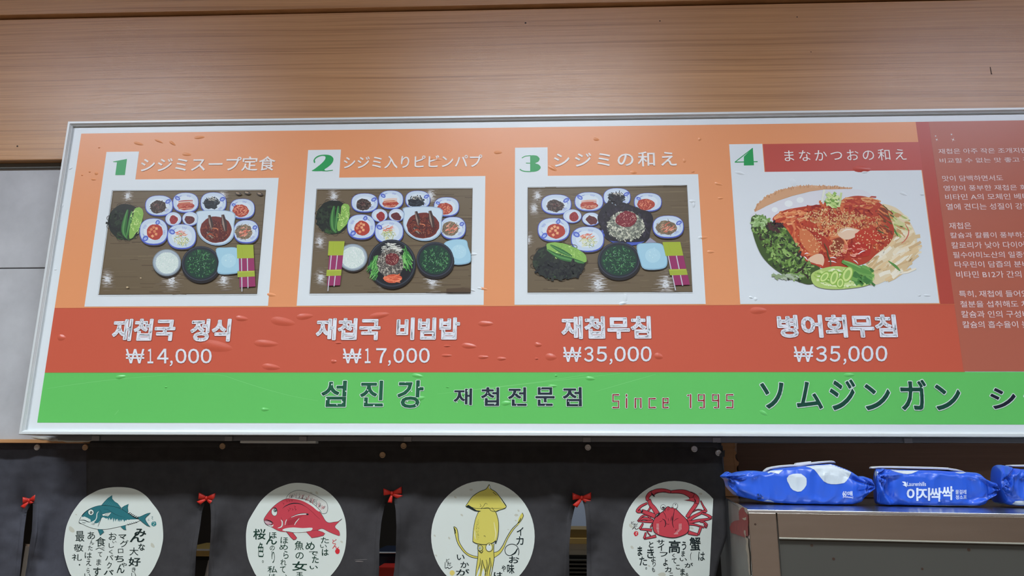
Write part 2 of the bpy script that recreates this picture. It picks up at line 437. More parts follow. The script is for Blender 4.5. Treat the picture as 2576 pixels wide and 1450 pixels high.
def bubble(a, cx, cy, rx, ry, col, rot=0, h=.0012):
    """air blister under the film: a low dome"""
    n, R = 16, 4; vs = []; b = len(a.v); base = a.l
    for j in range(R+1):
        r = 1-j/R
        for i in range(n):
            t = 2*math.pi*i/n; x = math.cos(t)*rx*r; y = math.sin(t)*ry*r*(1-.25*math.cos(t))
            p = uvp(cx+x*math.cos(rot)-y*math.sin(rot), cy+x*math.sin(rot)+y*math.cos(rot))
            a.v.append(Vector((p[0], -(base+h*(1-r*r)**1.3), p[1])))
    c = tuple(min(.9, x*K) for x in lin(col))
    for j in range(R):
        for i in range(n):
            a.f.append((b+j*n+i, b+j*n+(i+1) % n, b+(j+1)*n+(i+1) % n, b+(j+1)*n+i)); a.c.append(c)

ORANGE, RED, GREEN, WHITE = (222, 148, 100), (196, 90, 68), (98, 192, 98), (214, 222, 226)
SM = lambda x, z, l: Vector((x, -l, z))
def A(lift=.0004): return Art(SM, lift=lift)
def rectpx(a, p0, p1, col):
    x0, z0 = uvp(*p0); x1, z1 = uvp(*p1); srect(a, min(x0, x1), min(z0, z1), max(x0, x1), max(z0, z1), col)
    return x0, z0, x1, z1
# fields
xo = (uvp(204.1, 337.2)[0]+uvp(94.3, 1063.6)[0])/2
zO, zR, zG, zGb = .4840*D+EYE, .2157*D+EYE, .1238*D+EYE, .0553*D+EYE
xs1 = .5385*D
a = A(.0); srect(a, xl+fw*.9, zb+fw*.9, XR-fw*.9, ztp-fw*.9, WHITE)
for b in ((163, 437, 8, 3, .3), (178, 424, 6, 2.5, -.5), (157, 517, 4, 6, 0), (140, 679, 4, 1.5, 0)): bubble(a, b[0], b[1], b[2], b[3], WHITE, b[4], .0012)
a.build('face_sheet', M_PRINT, sign)
a = A(.0003); srect(a, xo, zR, xs1, zO, ORANGE)
for b in ((349, 362, 13, 3.5, .25), (400, 356, 12, 2.5, .4), (434, 361, 10, 3.5, .6), (502, 346, 14, 4, -.05), (470, 389, 12, 4, .1), (250, 372, 3, 1.5, 0),
          (243, 437, 5, 4, 0), (236, 452, 7, 2.5, .1), (207, 441, 3, 2, 0), (226, 433, 3, 2, 0), (1092, 400, 20, 5, .12), (1253, 384, 11, 4, 0), (1215, 727, 12, 4, .2),
          (1390, 424, 13, 5, .5), (1500, 351, 8, 4, .2), (1594, 434, 9, 4, .1), (1722, 404, 5, 6, 0), (1743, 432, 5, 3, 0), (1760, 350, 5, 5, 0), (1808, 463, 11, 4, .25),
          (1813, 499, 8, 3, 0), (1768, 598, 13, 5, -.05), (1788, 634, 10, 4, 0), (682, 742, 13, 5, .15)): bubble(a, *b[:4], ORANGE, b[4], .0013)
a.build('orange_field', M_PRINT, sign)
a = A(.0003); xr2 = uvp(2415, 850)[0]; srect(a, xo, zG, xr2, zR, RED)
for b in ((155, 850, 11, 8, 0), (608, 802, 17, 7, .1), (712, 810, 32, 11, .15), (767, 797, 22, 8, -.1), (545, 872, 42, 14, .15), (670, 865, 32, 9, .05), (682, 924, 24, 8, .1),
          (955, 794, 26, 8, -.15), (1222, 815, 20, 7, 0), (1354, 868, 10, 6, .1), (1386, 899, 15, 9, .1), (1180, 871, 20, 7, .1), (1216, 899, 14, 5, 0), (1262, 903, 12, 5, 0),
          (1124, 895, 14, 4, 0), (840, 910, 8, 5, 0), (852, 863, 9, 3, 0), (1908, 782, 22, 9, 0), (1657, 897, 12, 8, .3), (1125, 871, 10, 3, 0), (1350, 903, 5, 3, 0)): bubble(a, *b[:4], RED, b[4], .0016)
a.build('red_band', M_PRINT, sign)
a = A(.0003); srect(a, xo, zGb, XR-.022, zG, GREEN)
for b in ((304, 949, 14, 5, -.15), (418, 975, 4, 2, 0), (667, 1031, 11, 4.5, 0), (1050, 946, 15, 5, .15), (1057, 1003, 13, 6, -.2), (1126, 975, 5, 1.5, 0), (1274, 1015, 14, 6, -.1), (1399, 946, 4, 3, 0),
          (1485, 953, 13, 5, .1), (1390, 972, 12, 4, 0), (1921, 1040, 12, 5, .5), (2136, 944, 14, 5, 0), (1166, 993, 8, 4, 0)): bubble(a, *b[:4], GREEN, b[4], .0013)
gb = a.build('green_band', M_PRINT, sign)
for pts in ([(512, 941), (560, 945), (600, 958), (660, 977), (730, 996), (800, 1009)], [(120, 978), (200, 966), (300, 954), (420, 944)], [(1100, 992), (1250, 975), (1400, 958), (1560, 940)], [(1150, 985), (1350, 962), (1480, 942)], [(1500, 985), (1580, 962), (1650, 942)], [(288, 1045), (296, 1036), (299, 1032)]):
    g2 = A(.00035); g2.map = lambda x, y, l: sgn(x, y, l); g2.stroke(pts, 1.1, (122, 204, 122), .5); g2.build('scratch', M_PRINT, gb)
a = A(.00035); srect(a, xs1, zR, uvp(2354.6, 437)[0], zO, (178, 74, 62))
srect(a, uvp(2364, 600)[0], zR, uvp(2404, 764)[0]+.003, uvp(2364, 600)[1], (178, 74, 62)); a.build('red_strip', M_PRINT, sign)
a = A(.0005); srect(a, uvp(2373, 569.6)[0], zG+.001, XR-.022, zO, (176, 98, 78)); a.build('story_panel', M_PRINT, sign)
# grout of light film edge lines between fields
a = A(.0006); srect(a, xo, zR-.0006, xr2, zR+.0002, (205, 120, 80)); srect(a, xo, zG-.0003, xr2, zG+.0004, (170, 140, 80)); a.build('film_edge', M_PRINT, sign)

# the four dish panels: (panel points, photo rectangle)
PN = [((240, 382.4), (341, 452), (687.5, 450.5), (228, 772), (284.5, 481), (647.2, 740.3)),
      ((775, 378), (853.5, 447.5), (1218, 445.3), (747, 769.8), (798, 477.1), (1184.5, 737.5)),
      ((1295.5, 372.2), (1378, 443), (1756, 438), (1294.4, 767.5), (1328, 470.5), (1741.5, 735.8)),
      ((1834.9, 363.5), (1923, 433), (2317.6, 429.8), (1861, 765.5), None, None)]
def lpanel(tl, tb, tr, bl):
    a = A(.0007)
    xa = (uvp(*tl)[0]+uvp(*bl)[0])/2 if tl[0] != 240 else (uvp(267.2, 382.8)[0]+uvp(213.8, 773)[0])/2
    xt = uvp(*tb)[0]; zt_ = uvp(*tl)[1]; zm = uvp(*tb)[1]; xr = uvp(*tr)[0]; zbm = uvp(*bl)[1]
    if tl[0] == 240: xr = (uvp(701, 450)[0]+uvp(674.8, 770.3)[0])/2; zt_ = uvp(300, 382.4)[1]
    if tl[0] == 775: xr = uvp(1219, 600)[0]
    srect(a, xa, zbm, xr, zm, WHITE); srect(a, xa, zm, xt, zt_, WHITE)
    return a, xa, xt, xr, zt_, zm, zbm
def bumpwhite(a, L):
    for b in L: bubble(a, b[0], b[1], b[2], b[3], WHITE, b[4], .0013)
panels = []
for i, (tl, tb, tr, bl, _, _) in enumerate(PN):
    a, *g = lpanel(tl, tb, tr, bl)
    if i == 1: bumpwhite(a, [(1192, 640, 9, 4, 0), (1190, 731, 7, 3, .3), (1208, 726, 8, 3, .2)])
    if i == 2: bumpwhite(a, [(1742, 507, 9, 4, .1), (1745, 516, 4, 8, 0), (1762, 598, 7, 4, -.2), (1573, 750, 5, 16, 0), (1568, 763, 12, 4, -.2)])
    if i == 3: bumpwhite(a, [(1861, 436, 14, 4, .25), (1995, 459, 8, 11, -.6), (2272, 488, 11, 4, .4), (2319, 490, 6, 3, .1), (1889, 749, 6, 3, .3), (1901, 753, 5, 5, 0), (2312, 744, 5, 3, 0), (2332, 744, 10, 3, .1), (2175, 434, 9, 3, 0)])
    p = a.build('dish_panel', M_PRINT, sign)
    panels.append((p, g))
# caption bar of dish 4
a = A(.00075); x0 = uvp(1922, 400)[0]; srect(a, x0, panels[3][1][4], xs1+.001, panels[3][1][3]-.0005, (184, 78, 68))
bubble(a, 2168, 426, 24, 8, (184, 78, 68), .05, .0015); a.build('caption_bar', M_PRINT, sign)

# numbers in their white tabs
def numart(i, fn):
    a = Art(lambda x, y, l: sgn(x, y, l), lift=.0010); fn(a); return a.build('number_mark', M_PRINT, panels[i][0])
NG = (36, 152, 82)
def n1(a):
    a.o = (250, 360); a.sc = 5.481
    a.sharp([(190, 258), (384, 222), (355, 444), (222, 444), (246, 268), (196, 266)], NG)
def n2(a):
    a.o = (720, 340); a.sc = 3.296
    a.poly(smooth_curve([(232, 232), (228, 210), (245, 185), (280, 168), (330, 164), (370, 172), (392, 195), (388, 222), (372, 245), (345, 268), (318, 287), (318, 298), (216, 300), (240, 280), (290, 240), (322, 205), (325, 180), (300, 174), (265, 184), (240, 205), (242, 228)], True, 4), NG)
    a.line([(300, 298), (340, 299), (388, 293)], 6, NG)
def n3(a):
    a.o = (1260, 340); a.sc = 3.296
    a.line(smooth_curve([(174, 192), (200, 178), (225, 174), (250, 172)], False), 7, NG)
    a.line([(208, 234), (250, 235)], 6, NG)
    a.line(smooth_curve([(158, 284), (175, 296), (205, 303), (250, 304)], False), 8, NG)
    a.poly(smooth_curve([(243, 171), (270, 169), (300, 174), (319, 192), (320, 205), (310, 222), (285, 235), (312, 245), (328, 262), (328, 278), (310, 296), (280, 305), (243, 307)], False, 4), NG)
def n4(a):
    a.o = (1800, 340); a.sc = 3.296
    a.poly([(308, 109), (318, 252), (234, 254), (234, 180)], NG)
    a.line([(308, 110), (160, 226)], 7, NG); a.line([(158, 226), (348, 222)], 8, NG)
for i, fn in enumerate((n1, n2, n3, n4)): numart(i, fn)

# lettering
LW = (236, 230, 228)
def words(name, *lines, lift=.0013, parent=None):
    a = A(lift)
    for l in lines: stext(a, *l[:3], *l[3:4], **(l[4] if len(l) > 4 else {}))
    return a.build(name, M_PRINT, parent or sign)
words('dish_title', ('シジミスープ定食', (352.5, 434), (694.5, 393.5), LW, dict(off=.012)))
words('dish_title', ('シジミ入りピビンパプ', (864, 426), (1213.5, 389.5), LW, dict(off=.012)))
words('dish_title', ('シジミの和え', (1393.5, 422.5), (1700.5, 381), LW, dict(off=.012, sp=1.25)))
words('dish_title', ('まなかつおの和え', (1974, 407.5), (2276.5, 375), LW, dict(off=.0, sp=1.3)), lift=.0016)
NMW = (222, 226, 234); HB = dict(off=.038)
OL = dict(outline=(150, 62, 48), ow=.012)
words('dish_name', ('재첩국', (280, 859), (445, 802), NMW, dict(off=.044, **OL))); words('dish_name', ('정식', (476.5, 860.5), (584, 802.5), NMW, dict(off=.044, **OL)))
words('dish_name', ('재첩국', (793.5, 857), (959, 800.5), NMW, dict(off=.044, **OL))); words('dish_name', ('비빔밥', (996, 856.5), (1158, 799), NMW, dict(off=.044, **OL)))
words('dish_name', ('재첩무침', (1412, 854), (1636.5, 795.5), NMW, dict(off=.044, **OL)))
words('dish_name', ('병어회무침', (1957, 851), (2252, 791.5), NMW, dict(off=.044, **OL)))
def price(o, boxes, y0, y1):
    a = Art(lambda x, y, l: sgn(x, y, l), o=o, sc=2.862, lift=.0013); h = y1-y0; n = len(boxes)
    for i, (ch, x0, x1) in enumerate(boxes):
        sk = y1-y0; f = 1+(0 if ch != '，' else 0); dy = -3*i/n if o[0] else 0
        if ch == '，': a.glyph(ch, x0, y0+h*.80+dy, x1, y0+h*1.19+dy, NMW, .012)
        elif ch == '₩': a.glyph(ch, x0, y0+2+dy, x1, y1+dy, NMW, .004)
        else: a.glyph(ch, x0, y0+dy, x1, y1+dy, NMW, .014)
    a.build('dish_price', M_PRINT, sign)
price((0, 760), [('₩', 908, 1042), ('１', 1064, 1106), ('４', 1133, 1215), ('，', 1224, 1246), ('０', 1265, 1345), ('０', 1356, 1436), ('０', 1447, 1526)], 338, 444)
price((760, 760), [('₩', 295, 428), ('１', 452, 494), ('７', 534, 610), ('，', 618, 640), ('０', 658, 736), ('０', 751, 829), ('０', 842, 920)], 335, 443)
price((760, 760), [('₩', 1880, 2010), ('３', 2030, 2098), ('５', 2118, 2195), ('，', 2212, 2234), ('０', 2248, 2330), ('０', 2342, 2425), ('０', 2437, 2516)], 323, 433)
price((1676, 760), [('₩', 917, 1056), ('３', 1076, 1155), ('５', 1175, 1252), ('，', 1272, 1295), ('０', 1308, 1392), ('０', 1403, 1490), ('０', 1505, 1590)], 319, 433)
DG = (30, 92, 66); WO = (205, 222, 214)
def rough_bits(a, L, col=WO):
    for x, y, r in L: a.ell(x, y, r, r*.7, col, random.random()*3, 8)
a = A(.0011)
for ch, b in (('섬', (805, 1026, 875, 957)), ('진', (903, 1025, 968, 957)), ('강', (997, 1029, 1068, 956))):
    a = A(.0011); stext(a, ch, (b[0]+1.5, b[1]-1.5), (b[2]-1.5, b[3]+1.5), DG, off=.02, outline=WO, ow=.022)
    a.map = lambda x, y, l: sgn(x, y, l); rough_bits(a, [q for q in [(835, 968, 2.4), (870, 985, 2), (822, 1005, 2.6), (848, 1019, 2), (862, 1012, 2.2), (925, 982, 2.2), (918, 1012, 2), (941, 1021, 2.6), (964, 1017, 2), (1020, 962, 2.2), (1036, 985, 2), (1025, 1011, 2.2), (1047, 1020, 2.2), (1054, 975, 2.4)] if b[0] <= q[0] <= b[2]])
    a.build('shop_name_lettering', M_PRINT, sign)
a = A(.0011); DK = (38, 50, 62)
for ch, b in (('재', (1140, 1021, 1189, 977)), ('첩', (1209, 1023, 1257, 974)), ('전', (1277, 1023, 1326, 974)), ('문', (1346, 1023, 1396, 974)), ('점', (1415, 1024, 1464, 974))):
    stext(a, ch, (b[0]+1, b[1]-1), (b[2]-1, b[3]+1), DK, off=.02, outline=WO, ow=.026)
a.map = lambda x, y, l: sgn(x, y, l); rough_bits(a, [(1176, 984, 1.8), (1150, 1013, 1.8), (1227, 990, 1.6), (1218, 1010, 1.8), (1245, 1018, 1.6), (1298, 990, 1.6), (1300, 1020, 1.8), (1361, 977, 1.8), (1372, 1020, 1.8), (1440, 990, 1.6), (1430, 1010, 1.8), (1455, 1020, 1.5)])
a.build('specialty_lettering', M_PRINT, sign)
# Since 1995 in square digital strokes
RD = (150, 36, 46)
DIG = {'S': [[(1, 0), (0, 0), (0, .5), (1, .5), (1, 1), (0, 1)]], 'i': [[(.5, .3), (.5, 1)], [(.5, 0), (.5, .1)]], 'n': [[(0, 1), (0, .3), (1, .3), (1, 1)]], 'c': [[(1, .3), (0, .3), (0, 1), (1, 1)]],
       'e': [[(0, .62), (1, .62), (1, .3), (0, .3), (0, 1), (1, 1)]], '1': [[(0, .05), (.5, .0), (.5, 1)]], '9': [[(1, .45), (0, .45), (0, 0), (1, 0), (1, 1), (.3, 1)]], '5': [[(1, 0), (0, 0), (0, .45), (1, .45), (1, 1), (0, 1)]]}
CH = [('S', 1542, 14), ('i', 1573, 6), ('n', 1598, 14), ('c', 1633, 15), ('e', 1668, 12), ('1', 1730, 14), ('9', 1757, 14), ('9', 1793, 14), ('5', 1828, 15)]
for nm, part in (('since_lettering', CH[:5]), ('year_lettering', CH[5:])):
    a = Art(lambda x, y, l: sgn(x, y, l), lift=.0011)
    for ww, cc in ((6.6, WO), (3.6, RD)):
        for c, x, w in part:
            for st in DIG[c]:
                a.line([(x+p[0]*w, 994+p[1]*32) for p in st], ww, cc)
                for p in st: a.ell(x+p[0]*w, 994+p[1]*32, ww/2, ww/2, cc, 0, 8, adv=False)
    a.build(nm, M_PRINT, sign)
a = A(.0011)
KG = (22, 74, 58)
for ch, b in (('ソ', (1914, 1031, 1972, 961)), ('ム', (2003, 1032, 2066, 959)), ('ジ', (2089, 1035, 2151, 953)), ('ン', (2176, 1035, 2238, 965)), ('ガ', (2267, 1035, 2329, 954)), ('ン', (2354, 1035, 2414, 966))):
    stext(a, ch, (b[0]+2, b[1]-2), (b[2]-2, b[3]+2), KG, off=.018, outline=WO, ow=.026)
a.build('katakana_lettering', M_PRINT, sign); a = A(.0011)
stext(a, 'シ', (2495, 1030), (2551, 977), (28, 36, 50), off=.02, outline=WO, ow=.03)
for ch, x in (('ジ', 2580), ('ミ', 2665)):
    stext(a, ch, (x, 1030), (x+54, 977), (28, 36, 50), off=.02, outline=WO, ow=.03)
a.build('katakana_lettering', M_PRINT, sign)
# small story text on the right
TX = [("재첩은 아주 작은 조개지만", 2361, 388, 372, 2583), ("비교할 수 없는 맛 좋고 건", 2364, 411, 396, 2588), ("맛이 담백하면서도", 2371, 457, 441, 2521), ("영양이 풍부한 재첩은 회", 2374, 481, 465, 2580),
      ("비타민 A의 모체인 베타", 2378, 504, 487, 2588), ("열에 견디는 성질이 강한", 2381, 529, 511, 2590), ("재첩은", 2388, 577, 560, 2441), ("칼슘과 칼륨이 풍부하고", 2391, 600, 584, 2588),
      ("칼로리가 낮아 다이어트", 2394, 626, 608, 2597), ("필수아미노산의 일종인", 2398, 650, 633, 2589), ("타우린이 담즙의 분비", 2402, 674, 657, 2585), ("비타민 B12가 간의", 2406, 700, 682, 2567),
      ("특히, 재첩에 들어있", 2413, 749, 731, 2586), ("철분을 섭취해도 차", 2416, 774, 757, 2586), ("칼슘과 인의 구성비", 2419, 800, 782, 2586), ("칼슘의 흡수율이 높", 2422, 826, 808, 2586)]
for i0, i1 in ((0, 2), (2, 6), (6, 12), (12, 16)):
    a = A(.0009)
    for s, x, yb, yt, xr in TX[i0:i1]: stext(a, s, (x, yb), (xr, yt), (226, 206, 204), off=.006)
    a.build('story_text', M_PRINT, sign)
a = A(.0009)
a.map = lambda x, y, l: sgn(x, y, l)
for x, y, r in ((2356, 352, 5), (2353, 343, 3), (2397, 352, 7), (2393, 339, 4)):
    if x == 2397: a.build('sparkle_print', M_PRINT, sign); a = Art(lambda x, y, l: sgn(x, y, l), lift=.0009)
    for k in range(4):
        t = k*math.pi/4+.4; q = r if k % 2 == 0 else r*.5
        a.line([(x-math.cos(t)*q, y-math.sin(t)*q), (x, y), (x+math.cos(t)*q, y+math.sin(t)*q)], 1.0, (236, 222, 215), taper=1)
    a.ell(x, y, 1.4, 1.4, (245, 240, 236), 0, 8)
a.build('sparkle_print', M_PRINT, sign)
# ------------------------------------------------------------------ the printed dish photographs
BLUE = [(66, 86, 180), (88, 108, 196), (52, 70, 150)]
def plate(a, cx, cy, rx, ry, deco=(), sq=.82, k=1.0):
    a.ell(cx+2, cy+ry*.10, rx, ry, (58, 48, 44), 0, 26, sq=sq)
    a.ell(cx, cy, rx, ry, (74, 92, 186), 0, 28, sq=sq)
    a.ell(cx, cy-ry*.035, rx*.95, ry*.93, (192, 208, 224), 0, 28, sq=sq)
    a.ell(cx, cy-ry*.02, rx*.70, ry*.66, (208, 220, 230), 0, 24)
    for (t, w) in deco:      # blue brushed lotus at angle t
        x, y = cx+math.cos(t)*rx*.78, cy+math.sin(t)*ry*.74
        a.ell(x, y, rx*.22*w, ry*.20*w, BLUE[1], t, 12)
        a.ell(x, y, rx*.13*w, ry*.10*w, (160, 180, 224), t, 10)
        a.stroke([(x-rx*.2, y+ry*.1), (x, y-ry*.12), (x+rx*.2, y+ry*.02)], 4*k, BLUE[0], .5, 3)
        x2, y2 = cx+math.cos(t+.55)*rx*.78, cy+math.sin(t+.55)*ry*.76
        a.stroke([(x, y), ((x+x2)/2, (y+y2)/2-3), (x2, y2)], 4*k, BLUE[1], .6, 3)
        for q in range(5):
            u = t+1.1+q*.09; a.line([(cx+math.cos(u)*rx*.62, cy+math.sin(u)*ry*.62), (cx+math.cos(u)*rx*.82, cy+math.sin(u)*ry*.8)], 2*k, BLUE[1], adv=False)
def food(a, kind, cx, cy, rx, ry, k=1.0):
    R = random.choice
    if kind == 'brown':
        a.ell(cx, cy, rx, ry, (70, 58, 54), 0, 18, .12); a.scatter(cx, cy, rx*.95, ry*.9, 60, 26*k, 7*k, [(92, 78, 72), (58, 46, 44), (112, 92, 84), (48, 40, 40)], curve=.2)
        a.scatter(cx-4, cy-6, rx*.3, ry*.3, 8, 8*k, 4*k, [(120, 60, 60)])
    if kind == 'kimchi':
        a.ell(cx, cy+ry*.25, rx, ry*.75, (168, 66, 56), 0, 18, .08)
        for j in range(6):
            y = cy-ry*.7+j*ry*.28; a.stroke([(cx-rx*.85, y+6*k), (cx-rx*.2, y), (cx+rx*.85, y-3*k)], 9*k, R([(214, 160, 132), (224, 186, 160), (196, 110, 88), (178, 78, 60)]), .3)
        a.scatter(cx, cy+ry*.35, rx*.8, ry*.4, 40, 22*k, 3*k, [(176, 62, 50), (214, 140, 112), (150, 44, 40)], 0)
    if kind == 'black':
        a.ell(cx, cy+ry*.1, rx*.95, ry*.85, (30, 34, 42), 0, 16, .22); a.scatter(cx, cy, rx, ry, 50, 30*k, 7*k, [(26, 30, 38), (40, 48, 58), (58, 66, 74)], curve=.3)
        a.scatter(cx+6*k, cy-ry*.6, rx*.5, ry*.3, 16, 24*k, 4*k, [(178, 176, 166), (130, 134, 130), (206, 200, 186)], .4)
    if kind == 'redstrand':
        a.ell(cx, cy, rx, ry, (170, 66, 52), 0, 18, .06); a.scatter(cx, cy, rx*.8, ry*.8, 70, 28*k, 5*k, [(206, 120, 88), (224, 150, 116), (180, 80, 60), (150, 50, 44)], curve=.5)
    if kind == 'cube':
        a.ell(cx+rx*.15, cy, rx, ry, (172, 62, 50), 0, 20, .05)
        for x, y, t in ((-.3, -.35, .2), (.1, -.1, .5), (.35, -.45, .8), (-.15, .5, .1), (.3, .25, .9), (-.5, .0, .4), (0, -.6, .3)):
            s = 15*k; X, Y = cx+x*rx, cy+y*ry
            q = [(X+math.cos(t+j*math.pi/2)*s, Y+math.sin(t+j*math.pi/2)*s) for j in range(4)]
            a.poly(q, R([(222, 150, 104), (210, 128, 86), (228, 166, 120)])); a.line([q[1], q[2], q[3]], 3*k, (178, 84, 58))
    if kind == 'sprout':
        a.scatter(cx+3, cy+ry*.25, rx*.85, ry*.7, 90, 34*k, 3.2*k, [(196, 200, 130), (216, 214, 158), (168, 178, 104), (226, 226, 190), (120, 150, 80)], curve=.6)
        a.scatter(cx, cy-ry*.45, rx*.7, ry*.35, 30, 26*k, 4*k, [(220, 120, 88), (206, 96, 70), (230, 150, 120)], -.2, .3)
    if kind == 'glass':
        a.ell(cx, cy, rx, ry, (120, 104, 84), 0, 18, .1); a.scatter(cx, cy, rx, ry, 80, 30*k, 4*k, [(146, 128, 100), (112, 96, 76), (168, 150, 124), (92, 80, 66)], curve=.5)
        a.scatter(cx+rx*.15, cy-ry*.05, rx*.6, ry*.7, 22, 34*k, 7*k, [(214, 128, 104), (204, 104, 84), (226, 160, 136)], -.5, .2)
    if kind == 'paste':
        a.ell(cx, cy, rx, ry, (150, 52, 56), 0, 14, .1); a.scatter(cx, cy, rx*.7, ry*.7, 12, 12*k, 4*k, [(170, 70, 70), (120, 40, 44)])
    if kind == 'paste2':
        a.ell(cx, cy, rx, ry, (98, 48, 52), .4, 14, .14); a.scatter(cx, cy, rx*.7, ry*.7, 12, 12*k, 4*k, [(120, 66, 66), (74, 36, 40)])
def stew(a, cx, cy, rx, ry, k, fish=True, dim=0):
    q = [(cx-rx*.88, cy-ry), (cx+rx*.86, cy-ry*.96), (cx+rx*.95, cy-ry*.2), (cx+rx*.9, cy+ry*.55), (cx+rx*.45, cy+ry*.98), (cx-rx*.2, cy+ry), (cx-rx*.75, cy+ry*.65), (cx-rx, cy+ry*.1), (cx-rx*.97, cy-ry*.6)]
    q2 = smooth_curve(q, True, 4)
    a.poly(q2, (150, 176, 200)); a.poly([(cx+(x-cx)*.95, cy-3+(y-cy)*.94) for x, y in q2], (196, 214, 226))
    a.ell(cx, cy+ry*.1, rx*.82, ry*.78, (108, 44, 38), 0, 28, .02); a.ell(cx, cy+ry*.2, rx*.7, ry*.6, (92, 36, 32), 0, 24, .05)
    a.scatter(cx, cy+ry*.15, rx*.7, ry*.6, 90, 36*k, 6*k, [(120, 54, 40), (86, 34, 30), (140, 70, 48), (70, 34, 34)], curve=.4)
    for (x0, y0, x1, y1, w) in ((-.35, -.75, -.2, .1, 40), (.35, -.78, .5, .2, 46), (-.45, .2, -.15, .6, 46)):
        X0, Y0, X1, Y1 = cx+x0*rx, cy+y0*ry, cx+x1*rx, cy+y1*ry
        a.line([(X0, Y0), ((X0+X1)/2, (Y0+Y1)/2), (X1, Y1)], w*k, (66, 48, 46), taper=.5); a.line([(X0-5*k, Y0+6), ((X0+X1)/2-8*k, (Y0+Y1)/2), (X1-5*k, Y1)], w*.35*k, (150, 132, 120), taper=.8)
        a.line([(X0+8*k, Y0+16*k), ((X0+X1)/2+8*k, (Y0+Y1)/2)], w*.16*k, (38, 36, 44), taper=.6)
    a.stroke([(cx-rx*.2, cy), (cx+rx*.05, cy+ry*.05), (cx+rx*.1, cy+ry*.15)], 9*k, (206, 120, 80), .7)
    a.stroke([(cx-rx*.5, cy+ry*.45), (cx-rx*.3, cy+ry*.35), (cx-rx*.1, cy+ry*.5)], 16*k, (150, 64, 40), .7)
    a.dots(cx, cy+ry*.2, rx*.65, ry*.5, 40, 2.4*k, [(224, 180, 140), (200, 140, 100)])
def basket(a, cx, cy, rx, ry, k, flip=False):
    for j in range(13):
        t = 2*math.pi*j/13; a.ring(cx+math.cos(t)*rx*.88, cy+math.sin(t)*ry*.9, rx*.16, ry*.13, 4*k, (70, 58, 46), 12)
    a.ell(cx, cy, rx*.95, ry*.95, (30, 36, 32), 0, 26, .03)
    a.scatter(cx-rx*.35, cy+ry*.1, rx*.55, ry*.75, 70, 46*k, 15*k, [(28, 36, 30), (36, 48, 36), (24, 28, 28), (44, 58, 42)], curve=.3)
    a.scatter(cx, cy+ry*.75, rx*.5, ry*.16, 12, 40*k, 10*k, [(54, 84, 44), (44, 70, 40)], .3)
def greens(a, pts, k, w=30):
    a.stroke(pts, w*k, (48, 104, 52), .75); a.stroke([(x-4*k, y) for x, y in pts], w*.35*k, (84, 142, 76), .8)
def lettuce(a, pts, k):
    q = smooth_curve(pts, True, 4); a.poly([(x+random.uniform(-3, 3)*k, y+random.uniform(-3, 3)*k) for x, y in q], (132, 178, 84))
    cx = sum(p[0] for p in pts)/len(pts); cy = sum(p[1] for p in pts)/len(pts)
    rx = (max(p[0] for p in pts)-min(p[0] for p in pts))*.4; ry = (max(p[1] for p in pts)-min(p[1] for p in pts))*.38
    a.scatter(cx, cy, rx, ry, 60, 22*k, 5*k, [(182, 212, 124), (206, 226, 152), (112, 160, 70), (152, 196, 98)], curve=.6)
def soup(a, cx, cy, rx, ry, k):
    a.ell(cx+3*k, cy+ry*.14, rx*1.02, ry, (34, 30, 32), 0, 30); a.ell(cx, cy, rx, ry, (36, 40, 50), 0, 32); a.ring(cx, cy, rx*.95, ry*.95, 4*k, (70, 76, 90), 32)
    a.ell(cx, cy+ry*.02, rx*.84, ry*.84, (28, 58, 48), 0, 28)
    a.scatter(cx, cy+ry*.02, rx*.74, ry*.76, 170, 20*k, 4.5*k, [(52, 110, 62), (40, 92, 54), (70, 132, 78), (36, 78, 50), (96, 156, 100)], curve=.2)
    a.scatter(cx, cy, rx*.6, ry*.6, 14, 16*k, 3*k, [(150, 196, 160), (120, 176, 130)])
def rice(a, cx, cy, rx, ry, k):
    a.ell(cx+3*k, cy+ry*.12, rx, ry, (48, 42, 40), 0, 28); a.ell(cx, cy, rx, ry, (128, 142, 152), 0, 30); a.ell(cx, cy-2, rx*.93, ry*.92, (162, 176, 186), 0, 30)
    a.ell(cx+2, cy+2, rx*.8, ry*.8, (206, 220, 214), 0, 30, .03)
    a.scatter(cx+2, cy, rx*.78, ry*.76, 140, 9*k, 4*k, [(228, 236, 230), (196, 212, 208), (240, 244, 240), (182, 200, 198)])
def bluedish(a, pts, k):
    q = smooth_curve(pts, True, 4); cx = sum(p[0] for p in pts)/len(pts); cy = sum(p[1] for p in pts)/len(pts)
    a.poly([(x+2*k, y+6*k) for x, y in q], (64, 70, 76)); a.poly(q, (140, 182, 204)); a.poly([(cx+(x-cx)*.93, cy-2+(y-cy)*.93) for x, y in q], (158, 200, 218)); a.ell(cx, cy+5*k, 62*k, 58*k, (172, 210, 224), 0, 22)
    a.scatter(cx+5, cy-20*k, 40*k, 40*k, 14, 8*k, 5*k, [(210, 232, 238), (190, 220, 232)])
